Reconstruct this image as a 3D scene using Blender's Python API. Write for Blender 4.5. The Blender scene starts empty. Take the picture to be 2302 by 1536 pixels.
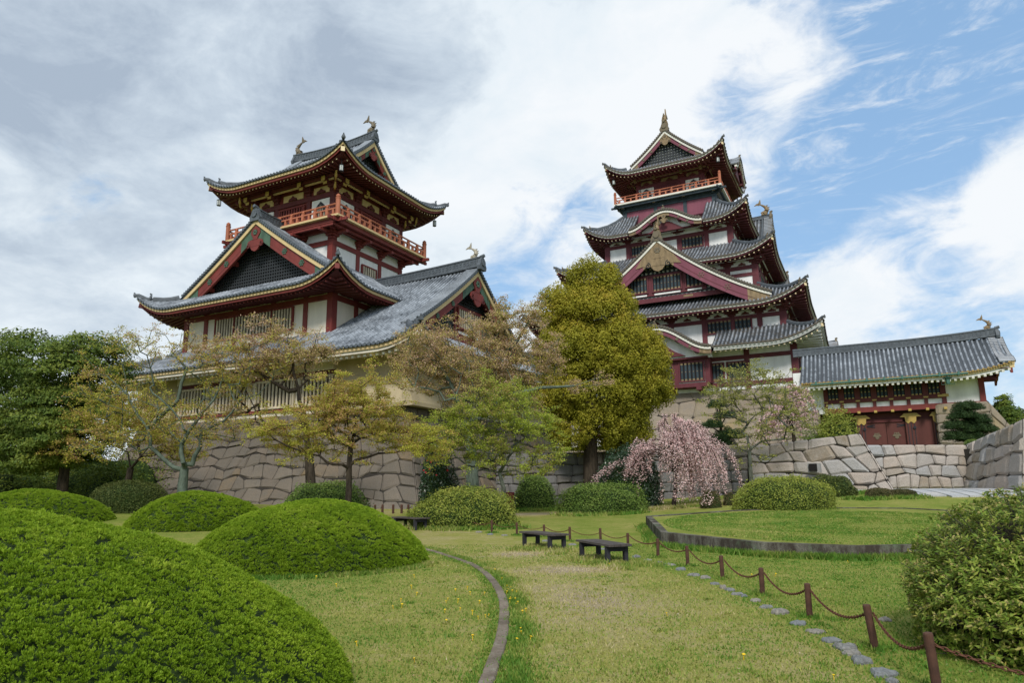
import bpy, math, random
import numpy as np
from math import radians, sin, cos, pi, sqrt
from mathutils import Matrix, Vector
random.seed(7); rng = np.random.default_rng(7)
SC = bpy.context.scene; COL = SC.collection

# ------------------------------------------------------------------ camera
FPX, CX, CY, PITCH, ROLL, CH = 1534.7, 1151.0, 810.7, .18606, -.008414, 1.6   # measured on the 2302 px wide photograph
cp, sp, cr, sr = cos(PITCH), sin(PITCH), cos(ROLL), sin(ROLL)
FW = np.array([0, cp, sp]); _up = np.array([0, -sp, cp]); _rt = np.array([1., 0, 0])
RT = cr*_rt + sr*_up; UP = cr*_up - sr*_rt
cam = bpy.data.objects.new('camera', bpy.data.cameras.new('camera')); COL.objects.link(cam)
cam.data.lens = 36*FPX/2302; cam.data.sensor_width = 36; cam.data.shift_y = (CY-768)/2302
cam.data.clip_start = .05; cam.data.clip_end = 6000
cam.matrix_world = Matrix(((RT[0], UP[0], -FW[0], 0), (RT[1], UP[1], -FW[1], 0), (RT[2], UP[2], -FW[2], CH), (0, 0, 0, 1)))
SC.camera = cam
def ray(x, y): return RT*(x-CX)/FPX - UP*(y-CY)/FPX + FW
def at(x, y, Y):
    r = ray(x, y); return np.array([0, 0, CH]) + r*Y/r[1]

# ------------------------------------------------------------------ sky, sun, exposure
SUN_AZ, SUN_EL = radians(186), radians(41)        # azimuth clockwise from +Y
SC.view_settings.view_transform = 'Standard'; SC.view_settings.look = 'None'
SC.view_settings.exposure = 0.50; SC.view_settings.gamma = 1
W = bpy.data.worlds.new('World'); SC.world = W; W.use_nodes = True
nt = W.node_tree; nt.nodes.clear()
class NT:
    def __init__(s, tree): s.t = tree
    def n(s, typ, **kw):
        nd = s.t.nodes.new(typ)
        for k, v in kw.items():
            if k.startswith('i_'): nd.inputs[k[2:].replace('_', ' ')].default_value = v
            else: setattr(nd, k, v)
        return nd
    def l(s, a, b): s.t.links.new(a, b)
    def math(s, op, a, b=None, c=None, clamp=False):
        nd = s.n('ShaderNodeMath', operation=op, use_clamp=clamp)
        for i, v in enumerate((a, b, c)):
            if v is None: continue
            if isinstance(v, (int, float)): nd.inputs[i].default_value = v
            else: s.l(v, nd.inputs[i])
        return nd.outputs[0]
    def noise(s, vec, scale, detail=4, rough=.55, dist=0, out=0):
        nd = s.n('ShaderNodeTexNoise'); nd.inputs['Scale'].default_value = scale; nd.inputs['Detail'].default_value = detail
        nd.inputs['Roughness'].default_value = rough; nd.inputs['Distortion'].default_value = dist
        if vec is not None: s.l(vec, nd.inputs['Vector'])
        return nd.outputs[out]
    def ramp(s, fac, stops, interp='LINEAR'):
        nd = s.n('ShaderNodeValToRGB'); cr_ = nd.color_ramp; cr_.interpolation = interp
        while len(cr_.elements) < len(stops): cr_.elements.new(.5)
        for e, (p, c) in zip(cr_.elements, stops):
            e.position = p; e.color = (c, c, c, 1) if isinstance(c, (int, float)) else (*c, 1)
        s.l(fac, nd.inputs[0]); return nd.outputs[0]
    def mix(s, fac, a, b, blend='MIX'):
        nd = s.n('ShaderNodeMix', data_type='RGBA', blend_type=blend)
        for i, v in ((0, fac), (6, a), (7, b)):
            if isinstance(v, (int, float)): nd.inputs[i].default_value = v
            elif isinstance(v, tuple): nd.inputs[i].default_value = (*v, 1)
            else: s.l(v, nd.inputs[i])
        return nd.outputs[2]
    def smooth(s, v, a, b):
        nd = s.n('ShaderNodeMapRange', interpolation_type='SMOOTHSTEP'); nd.inputs[1].default_value = a; nd.inputs[2].default_value = b
        s.l(v, nd.inputs[0]); return nd.outputs[0]
N = NT(nt)
tc = N.n('ShaderNodeTexCoord').outputs['Generated']
sky = N.n('ShaderNodeTexSky', sky_type='NISHITA', sun_disc=False); sky.sun_elevation = SUN_EL; sky.sun_rotation = SUN_AZ
sky.air_density = 1.3; sky.dust_density = .3; sky.ozone_density = 2.5
mp = N.n('ShaderNodeMapping'); mp.inputs['Scale'].default_value = (1, 1, 1.4); mp.inputs['Rotation'].default_value = (0, radians(-24), 0); N.l(tc, mp.inputs[0])
mp2 = N.n('ShaderNodeMapping'); mp2.inputs['Scale'].default_value = (1, 1.1, 1.9); mp2.inputs['Rotation'].default_value = (0, radians(-28), 0); mp2.inputs['Location'].default_value = (3.1, 0, 1); N.l(tc, mp2.inputs[0])
def blob(x, y, r0, r1):                            # soft disc of the sky round a direction
    d = ray(x, y); d = d/np.linalg.norm(d)
    v = N.n('ShaderNodeVectorMath', operation='DISTANCE'); N.l(tc, v.inputs[0]); v.inputs[1].default_value = tuple(d)
    return N.math('SUBTRACT', 1, N.smooth(v.outputs['Value'], r0, r1))
def wsum(base, items):
    for w, b in items: base = N.math('MULTIPLY_ADD', b, w, base)
    return base
n1 = N.noise(mp.outputs[0], 2.6, 9, .58, .6); n2 = N.noise(mp2.outputs[0], 7.5, 9, .62, .8)
n3 = N.noise(mp2.outputs[0], 19, 8, .65, .4)
cov = N.math('MULTIPLY_ADD', n2, .62, N.math('MULTIPLY_ADD', n3, .22, N.math('MULTIPLY', n1, .62))); cov = N.math('SUBTRACT', cov, .13)
cov = wsum(cov, [(-.42, blob(2260, 60, .04, .36)), (-.26, blob(2030, 420, .03, .19)), (-.26, blob(1790, 520, .01, .1)), (-.10, blob(1650, 330, .0, .16)), (-.13, blob(1600, 235, .0, .11)),
                 (-.22, blob(1230, 460, .0, .14)), (-.30, blob(1130, 640, .01, .12)), (-.22, blob(1060, 690, 0, .09)), (-.2, blob(230, 430, .0, .1)), (-.22, blob(1330, 420, 0, .08)), (-.3, blob(2150, 740, .03, .18)), (-.12, blob(60, 480, 0, .12)),
                 (.36, blob(2170, 600, .02, .24)), (.26, blob(2290, 430, .0, .14)), (.14, blob(1900, 640, .0, .12)), (.10, blob(2150, 150, .0, .14)), (.22, blob(1830, 160, .0, .12)), (.16, blob(2130, 150, .0, .07)), (.24, blob(1870, 330, 0, .05)), (.3, blob(600, 200, .2, .7)), (.12, blob(1400, 120, .05, .3))])
mask = N.smooth(cov, .40, .68)
mp3 = N.n('ShaderNodeMapping'); mp3.inputs['Scale'].default_value = (1.2, 1, 5.5); mp3.inputs['Rotation'].default_value = (0, radians(-34), 0); N.l(tc, mp3.inputs[0])
wisp = N.noise(mp3.outputs[0], 5.5, 9, .66, .9); mask = N.math('MAXIMUM', mask, N.math('MULTIPLY', N.smooth(wisp, .50, .74), .62))
g1 = N.noise(mp.outputs[0], 1.9, 7, .55, .4); g2 = N.noise(mp2.outputs[0], 4.2, 8, .6, .6)
br = N.math('MULTIPLY_ADD', g2, 1.15, N.math('MULTIPLY_ADD', n3, .25, N.math('MULTIPLY', g1, .85)))
br = wsum(br, [(-.34, blob(330, 130, .08, .42)), (-.14, blob(60, 300, .05, .25)), (-.10, blob(900, 60, .05, .3)), (.10, blob(250, 560, .05, .3)), (.03, blob(1050, 330, .05, .3)), (.14, blob(1800, 250, .05, .35)), (.12, blob(2200, 560, .05, .4)), (.1, blob(1300, 560, .05, .3))])
cc = N.ramp(N.math('MULTIPLY_ADD', br, 1.40, -.95, clamp=True), [(0, (2.9, 3.5, 4.3)), (.30, (4.2, 4.85, 5.55)), (.6, (5.7, 6.25, 6.7)), (1, (6.5, 6.75, 7.0))])
skyc = N.mix(.65, sky.outputs[0], (2.3, 3.9, 6.1))
colr = N.mix(mask, skyc, cc)
bg = N.n('ShaderNodeBackground'); N.l(colr, bg.inputs[0]); bg.inputs[1].default_value = .1
N.l(bg.outputs[0], N.n('ShaderNodeOutputWorld').inputs[0])
sl = bpy.data.lights.new('sun', 'SUN'); sl.energy = 2.1; sl.angle = radians(13); sl.color = (1, .95, .88)
so = bpy.data.objects.new('sun', sl); COL.objects.link(so)
sd = Vector((sin(SUN_AZ)*cos(SUN_EL), cos(SUN_AZ)*cos(SUN_EL), sin(SUN_EL)))
so.rotation_euler = sd.to_track_quat('Z', 'Y').to_euler()

# ------------------------------------------------------------------ materials
def newmat(name):
    m = bpy.data.materials.new(name); m.use_nodes = True; t = m.node_tree; t.nodes.clear(); n = NT(t)
    n.out = n.n('ShaderNodeOutputMaterial'); return m, n
def principled(n, col, rough=.7, spec=.3, bump=None, bstr=.3, bdist=.02, metal=0):
    p = n.n('ShaderNodeBsdfPrincipled'); p.inputs['Roughness'].default_value = rough if isinstance(rough, (int, float)) else .5
    if not isinstance(rough, (int, float)): n.l(rough, p.inputs['Roughness'])
    p.inputs['Specular IOR Level'].default_value = spec; p.inputs['Metallic'].default_value = metal
    if isinstance(col, tuple): p.inputs['Base Color'].default_value = (*col, 1)
    else: n.l(col, p.inputs['Base Color'])
    if bump is not None:
        b = n.n('ShaderNodeBump'); b.inputs['Strength'].default_value = bstr; b.inputs['Distance'].default_value = bdist
        n.l(bump, b.inputs['Height']); n.l(b.outputs[0], p.inputs['Normal'])
    n.l(p.outputs[0], n.out.inputs[0]); return p
def painted(name, c, var=.18, scale=1.2, rough=.6, streak=True):
    m, n = newmat(name); o = n.n('ShaderNodeTexCoord').outputs['Object']
    mpn = n.n('ShaderNodeMapping'); mpn.inputs['Scale'].default_value = (1, 1, .25 if streak else 1); n.l(o, mpn.inputs[0])
    f = n.noise(mpn.outputs[0], scale, 6, .65); f2 = n.noise(o, scale*9, 3, .6)
    lo = tuple(x*(1-var*1.6) for x in c); hi = tuple(min(1, x*(1+var)) for x in c)
    col = n.mix(n.ramp(f, [(.3, 0.), (.7, 1.)]), lo, hi); col = n.mix(n.math('MULTIPLY', f2, .3), col, tuple(x*.8 for x in c))
    principled(n, col, rough, .25, f2, .15, .02); return m
def flat(name, c, rough=.6, metal=0, spec=.3):
    m, n = newmat(name); o = n.n('ShaderNodeTexCoord').outputs['Object']; f = n.noise(o, 6, 4)
    principled(n, n.mix(f, tuple(x*.75 for x in c), tuple(min(1, x*1.2) for x in c)), rough, spec, metal=metal); return m
def tilemat(name, dark, light, brown=None):
    m, n = newmat(name)
    uvn = n.n('ShaderNodeUVMap').outputs[0]; sx = n.n('ShaderNodeSeparateXYZ'); n.l(uvn, sx.inputs[0])
    fl = n.n('ShaderNodeCombineXYZ'); n.l(n.math('FLOOR', sx.outputs[0]), fl.inputs[0]); n.l(n.math('FLOOR', n.math('MULTIPLY', sx.outputs[1], 3.2)), fl.inputs[1])
    wn = n.n('ShaderNodeTexWhiteNoise', noise_dimensions='2D'); n.l(fl.outputs[0], wn.inputs[0])
    o = n.n('ShaderNodeTexCoord').outputs['Object']; big = n.noise(o, .35, 5, .6); fine = n.noise(o, 7, 4, .6)
    f = n.math('ADD', n.math('MULTIPLY', wn.outputs['Value'], .20), n.math('MULTIPLY', big, .85)); f = n.math('MULTIPLY_ADD', fine, .45, f)
    pan = n.math('GREATER_THAN', n.math('FRACT', n.math('MULTIPLY', sx.outputs[0], .5)), .5); f = n.math('MULTIPLY_ADD', pan, -.42, f)  # pan troughs coloured darker, as shade between the cover tiles
    col = n.ramp(f, [(.35, tuple(x*.55 for x in dark)), (.55, dark), (.76, tuple(a*.45+b*.55 for a, b in zip(dark, light))), (.92, light)])
    if brown: col = n.mix(n.ramp(n.noise(o, 1.3, 5, .7), [(.5, 0.), (.66, .55)]), col, brown)
    edge = n.math('LESS_THAN', n.math('FRACT', n.math('MULTIPLY', sx.outputs[1], 3.2)), .13)
    col = n.mix(n.math('MULTIPLY', edge, .28), col, tuple(x*.35 for x in dark))
    principled(n, col, .42, .55, fine, .3, .01); return m
def attrmat(name, stops, trans=.25, rough=.6, spec=.2, hue_noise=.5, nscale=.6, tint=(.02, .03, .01)):
    m, n = newmat(name); a = n.n('ShaderNodeAttribute', attribute_name='rnd').outputs['Fac']
    pos = n.n('ShaderNodeNewGeometry').outputs['Position']; big = n.noise(pos, nscale, 3, .6)
    f = n.math('ADD', n.math('MULTIPLY', a, 1-hue_noise), n.math('MULTIPLY', n.ramp(big, [(.3, 0.), (.7, 1.)]), hue_noise))
    col = n.ramp(f, stops); p = principled(n, col, rough, spec)
    if trans > 0:
        t = n.n('ShaderNodeBsdfTranslucent'); n.l(col, t.inputs[0]); mx = n.n('ShaderNodeMixShader'); mx.inputs[0].default_value = trans
        n.l(p.outputs[0], mx.inputs[1]); n.l(t.outputs[0], mx.inputs[2]); n.l(mx.outputs[0], n.out.inputs[0])
    return m
def stonemat(name, cols, lichen=(.2, .2, .17), moss=None):
    m, n = newmat(name); a = n.n('ShaderNodeAttribute', attribute_name='rnd').outputs['Fac']
    o = n.n('ShaderNodeNewGeometry').outputs['Position']
    k = len(cols); base = n.ramp(a, [(i/(k-1), c) for i, c in enumerate(cols)])
    f1 = n.noise(o, 1.1, 6, .7); f2 = n.noise(o, 22, 4, .7); f3 = n.noise(o, 5, 6, .65)
    col = n.mix(n.ramp(f1, [(.42, 0.), (.7, .75)]), base, lichen)
    col = n.mix(n.math('MULTIPLY', n.ramp(f2, [(.35, 1.), (.6, 0.)]), .35), col, (.05, .045, .04))
    if moss: col = n.mix(n.ramp(n.noise(o, 2.2, 5, .7), [(.55, 0.), (.68, .7)]), col, moss)
    h = n.math('ADD', f3, n.math('MULTIPLY', f2, .35)); principled(n, col, .9, .15, h, .7, .06); return m

M = {}
M['red'] = painted('red_lacquer', (.185, .038, .032)); M['maroon'] = painted('maroon_lacquer', (.125, .032, .040), .15)
M['gatered'] = painted('brown_red_gate_board', (.108, .034, .028), .15); M['redbox'] = flat('red_enamel', (.14, .012, .02), .5); M['redflower'] = flat('camellia_red', (.45, .02, .03), .6)
M['pink'] = painted('faded_crimson_board', (.205, .064, .092), .14); M['darkred'] = painted('dark_red_wood', (.115, .028, .028))
M['orange'] = painted('vermilion_rail', (.42, .145, .08), .2); M['plaster'] = painted('white_plaster', (.76, .76, .74), .13, 1.1)
M['oldplaster'] = painted('weathered_plaster', (.72, .66, .55), .14, .7); M['tan'] = painted('tan_plaster', (.46, .38, .24), .15, .5)
M['cream'] = painted('cream_board', (.62, .47, .24), .10); M['white'] = painted('white_board', (.72, .70, .62), .08)
M['creamend'] = flat('cream_rafter_end', (.72, .60, .38)); M['greyend'] = flat('aged_rafter_end', (.62, .5, .3))
M['bar'] = painted('weathered_timber_bar', (.55, .47, .34), .3, 2.5); M['black'] = flat('black_timber', (.028, .032, .036))
M['slate'] = painted('blue_grey_timber', (.042, .062, .075), .3, 1.5); M['void'] = flat('dark_interior', (.008, .006, .006))
M['green'] = painted('verdigris_fretwork', (.07, .125, .085), .35, 3); M['gold'] = painted('aged_gilt', (.25, .18, .10), .3, 3, .6)
M['brass'] = flat('bright_gilt', (.42, .29, .08), .45); M['bronze'] = flat('weathered_bronze', (.15, .122, .08), .6)
M['tile'] = tilemat('silver_grey_tile', (.07, .081, .094), (.34, .375, .415)); M['tile2'] = tilemat('mossy_grey_tile', (.075, .085, .095), (.33, .36, .40), (.10, .075, .045))
M['disc'] = flat('dark_tile_end', (.085, .10, .115), .5); M['disc2'] = flat('brown_tile_end', (.105, .09, .07), .6)
M['ridge'] = painted('ridge_tile', (.10, .115, .13), .3, 3, .55, False)
M['lamp'] = flat('lamp_glass', (.55, .58, .56), .3); M['iron'] = flat('black_iron', (.02, .022, .028), .4)
M['copper'] = flat('green_copper', (.06, .15, .125), .5)
M['bone'] = flat('pale_bronze', (.33, .30, .23), .5)
M['yellowend'] = flat('yellow_glazed_end', (.30, .20, .06), .5)

# ------------------------------------------------------------------ mesh helpers
def link(o, parent=None):
    COL.objects.link(o)
    if parent: o.parent = parent
    return o
def tag(o, label=None, cat=None, group=None, kind=None):
    if label: o['label'] = label
    if cat: o['category'] = cat
    if group: o['group'] = group
    if kind: o['kind'] = kind
    return o
def empty(name, loc, rz=0, label=None, cat=None, group=None):
    o = bpy.data.objects.new(name, None); o.empty_display_size = .3; o.location = [float(x) for x in loc]; o.rotation_euler = (0, 0, rz); link(o)
    return tag(o, label, cat, group)
class MB:
    def __init__(s): s.v = []; s.f = []; s.m = []; s.uv = []; s.mats = []; s.r = []
    def mi(s, m):
        m = M[m] if isinstance(m, str) else m
        if m not in s.mats: s.mats.append(m)
        return s.mats.index(m)
    def face(s, pts, m, uv=None, r=0.):
        k = len(s.v); s.v.extend([tuple(p) for p in pts]); s.f.append(tuple(range(k, k+len(pts)))); s.m.append(s.mi(m)); s.uv.append(uv); s.r.append(r)
    def idx(s, verts, faces, m, r=0.):
        k = len(s.v); s.v.extend([tuple(p) for p in verts]); mi = s.mi(m)
        for f in faces: s.f.append(tuple(i+k for i in f)); s.m.append(mi); s.uv.append(None); s.r.append(r)
    def box(s, x0, x1, y0, y1, z0, z1, m, fr=None):
        P = [(x, y, z) for x in (x0, x1) for y in (y0, y1) for z in (z0, z1)]
        if fr: P = [fr(*p) for p in P]
        s.idx(P, [(0, 1, 3, 2), (4, 6, 7, 5), (0, 4, 5, 1), (2, 3, 7, 6), (0, 2, 6, 4), (1, 5, 7, 3)], m)
    def beam(s, a, b, w, h, m, upv=(0, 0, 1)):
        a = Vector(a); b = Vector(b); d = (b-a).normalized(); upv = Vector(upv); sd_ = d.cross(upv)
        if sd_.length < 1e-5: sd_ = Vector((1, 0, 0))
        sd_.normalize(); u = sd_.cross(d)
        P = [p + sd_*(w/2*i) + u*(h/2*j) for p in (a, b) for i in (-1, 1) for j in (-1, 1)]
        s.idx(P, [(0, 1, 3, 2), (4, 6, 7, 5), (0, 4, 5, 1), (2, 3, 7, 6), (0, 2, 6, 4), (1, 5, 7, 3)], m)
    def sweep(s, path, prof, m, cap=True, up=(0, 0, 1)):      # prof: (side, up) pairs
        path = [Vector(p) for p in path]; n = len(path); k = len(prof); V = []
        for i, p in enumerate(path):
            d = (path[min(i+1, n-1)]-path[max(i-1, 0)]); d.normalize(); sd_ = d.cross(Vector(up))
            if sd_.length < 1e-5: sd_ = Vector((1, 0, 0))
            sd_.normalize(); u = sd_.cross(d)
            V += [p + sd_*a + u*b for a, b in prof]
        F = [(i*k+j, i*k+(j+1) % k, (i+1)*k+(j+1) % k, (i+1)*k+j) for i in range(n-1) for j in range(k)]
        if cap: F += [tuple(range(k-1, -1, -1)), tuple((n-1)*k+j for j in range(k))]
        s.idx(V, F, m)
    def tube(s, path, rad, m, k=8, cap=True):
        path = [Vector(p) for p in path]; n = len(path)
        if not hasattr(rad, '__len__'): rad = [rad]*n
        V = []
        for i, p in enumerate(path):
            d = (path[min(i+1, n-1)]-path[max(i-1, 0)]).normalized(); a = Vector((0, 0, 1)) if abs(d.z) < .9 else Vector((1, 0, 0))
            x = d.cross(a).normalized(); y = x.cross(d)
            V += [p + x*(rad[i]*cos(2*pi*j/k)) + y*(rad[i]*sin(2*pi*j/k)) for j in range(k)]
        F = [(i*k+j, i*k+(j+1) % k, (i+1)*k+(j+1) % k, (i+1)*k+j) for i in range(n-1) for j in range(k)]
        if cap: F += [tuple(range(k-1, -1, -1)), tuple((n-1)*k+j for j in range(k))]
        s.idx(V, F, m)
    def lathe(s, c, prof, m, k=12):
        V = [(c[0]+r*cos(2*pi*j/k), c[1]+r*sin(2*pi*j/k), c[2]+z) for r, z in prof for j in range(k)]; n = len(prof)
        F = [(i*k+j, i*k+(j+1) % k, (i+1)*k+(j+1) % k, (i+1)*k+j) for i in range(n-1) for j in range(k)] + [tuple(range(k-1, -1, -1)), tuple((n-1)*k+j for j in range(k))]
        s.idx(V, F, m)
    def plate(s, outline, fr, d0, d1, m):           # outline (a, z) extruded in depth d0..d1 with frame fr(a, d, z)
        n = len(outline); V = [fr(a, d, z) for d in (d0, d1) for a, z in outline]
        s.idx(V, [tuple(range(n)), tuple(range(2*n-1, n-1, -1))]+[(i, (i+1) % n, n+(i+1) % n, n+i) for i in range(n)], m)
    def build(s, name, parent=None, smooth=False, **kw):
        me = bpy.data.meshes.new(name); me.from_pydata([tuple(map(float, p)) for p in s.v], [], s.f)
        for m in s.mats: me.materials.append(m)
        me.polygons.foreach_set('material_index', s.m)
        if any(u is not None for u in s.uv):
            uvl = me.uv_layers.new(name='UVMap'); buf = []
            for f, u in zip(s.f, s.uv): buf.extend([c for q in (u or [(0, 0)]*len(f)) for c in q])
            uvl.data.foreach_set('uv', buf)
        if any(s.r):
            at_ = me.attributes.new('rnd', 'FLOAT', 'FACE'); at_.data.foreach_set('value', s.r)
        if smooth: me.shade_smooth()
        me.update(); o = bpy.data.objects.new(name, me); link(o, parent); return tag(o, **kw)
def npmesh(name, V, F, mat, rnd=None, parent=None, smooth=False):
    V = np.asarray(V, dtype=np.float32); F = np.asarray(F, dtype=np.int32); k = F.shape[1]
    me = bpy.data.meshes.new(name); me.vertices.add(len(V)); me.vertices.foreach_set('co', V.ravel())
    me.loops.add(F.size); me.loops.foreach_set('vertex_index', F.ravel()); me.polygons.add(len(F))
    me.polygons.foreach_set('loop_start', np.arange(0, F.size, k, dtype=np.int32))
    me.update(calc_edges=True); me.materials.append(M[mat] if isinstance(mat, str) else mat)
    if rnd is not None:
        at_ = me.attributes.new('rnd', 'FLOAT', 'FACE'); at_.data.foreach_set('value', np.asarray(rnd, dtype=np.float32))
    if smooth: me.shade_smooth()
    o = bpy.data.objects.new(name, me); return link(o, parent)

# ------------------------------------------------------------------ terrain height
def sstep(t): t = np.clip(t, 0, 1); return t*t*(3-2*t)
def gh(X, Y):
    X = np.asarray(X, float); Y = np.asarray(Y, float)
    a = sstep((Y-17)/22)*.5; b = sstep((X-3)/15)*sstep((Y-20)/17)*.85
    c = sstep((-X-8)/14)*sstep((Y-22)/16)*.35
    return a+b+c
def ghf(x, y): return float(gh(x, y))
def gp(px, py):                                     # ground point seen at a pixel
    z = 0.
    for _ in range(30):
        r = ray(px, py); t = (z-CH)/r[2]; z = .5*z+.5*ghf(r[0]*t, r[1]*t)
    return np.array([r[0]*t, r[1]*t, ghf(r[0]*t, r[1]*t)])

# ------------------------------------------------------------------ castle kit (local frame: x along the front, y away from the viewer)
ANG = -.4785
UX = np.array([cos(ANG), sin(ANG), 0]); UY = np.array([-sin(ANG), cos(ANG), 0])
def cloc(u, v, z=0): return UX*u + UY*v + np.array([0, 0, z])
def side(k, hl, dist, cx=0, cy=0):                  # frame of one side: f(s along, e inward from the outer edge, z)
    def f(s_, e, z):
        if k == 0: return (cx+s_, cy-(dist-e), z)
        if k == 1: return (cx+(dist-e), cy+s_, z)
        if k == 2: return (cx-s_, cy+(dist-e), z)
        return (cx-(dist-e), cy-s_, z)
    return f
RIDGE = [(-.16, 0), (-.16, .22), (-.10, .34), (0, .38), (.10, .34), (.16, .22), (.16, 0)]
def tile_row(mb, F, s_, sp, e0, e1, mat, nseg=8, endcap=None, row=0, r=None):
    """one row of tiles: F(s,e)->(x,y,z); a pan and a half-round cover tile running from e0 (eave) up to e1"""
    if e1-e0 < .05: return
    r = r or sp*.25; offs = [(-.5*sp, 0), (-r, .0)] + [(-r*cos(a), r*1.4*sin(a)) for a in (pi/4, pi/2, 3*pi/4)] + [(r, 0), (.5*sp, 0)]
    L = []; 
    for i in range(nseg+1):
        e = e0+(e1-e0)*i/nseg
        for o, h in offs:
            x, y, z = F(s_+o, e); L.append((x, y, z+h))
    k = len(offs); base = len(mb.v); mb.v.extend(L); mi = mb.mi(mat)
    for i in range(nseg):
        ea = (e1-e0)*i/nseg; eb = (e1-e0)*(i+1)/nseg
        for j in range(k-1):
            a = base+i*k+j; mb.f.append((a, a+1, a+k+1, a+k)); mb.m.append(mi); mb.r.append(0.)
            rr = row + (.1 if 1 <= j <= 4 else .6 if j == 0 else .7) + (row % 2)*0
            mb.uv.append([(2*rr, ea), (2*rr, ea), (2*rr, eb), (2*rr, eb)])
def disc(mb, p, nrm, r, t, mat, k=8):
    p = Vector(p); nrm = Vector(nrm).normalized(); a = Vector((0, 0, 1)); x = nrm.cross(a).normalized(); y = x.cross(nrm)
    V = [p + nrm*d + x*(r*cos(2*pi*j/k)) + y*(r*sin(2*pi*j/k)) for d in (0, t) for j in range(k)]
    mb.idx(V, [(j, (j+1) % k, k+(j+1) % k, k+j) for j in range(k)]+[tuple(k+j for j in range(k))], mat)
def onigawara(mb, p, dr, h, mat):                  # ridge-end ornament: shouldered tile with a knob
    p = Vector(p); d = Vector(dr).normalized(); s_ = d.cross(Vector((0, 0, 1))).normalized(); w = h*.42
    out = [(-w, 0), (-w*1.15, h*.25), (-w*.8, h*.5), (-w*.55, h*.8), (0, h), (w*.55, h*.8), (w*.8, h*.5), (w*1.15, h*.25), (w, 0)]
    mb.plate(out, lambda a, dd, z: tuple(p + s_*a + d*dd + Vector((0, 0, z))), -h*.12, h*.14, mat)
    mb.tube([p+d*(-h*.1)+Vector((0, 0, h*.98)), p+d*(h*.24)+Vector((0, 0, h*1.06))], h*.13, mat, 8)
    disc(mb, p+d*(h*.14)+Vector((0, 0, h*.5)), d, h*.25, h*.08, mat, 8)
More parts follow.
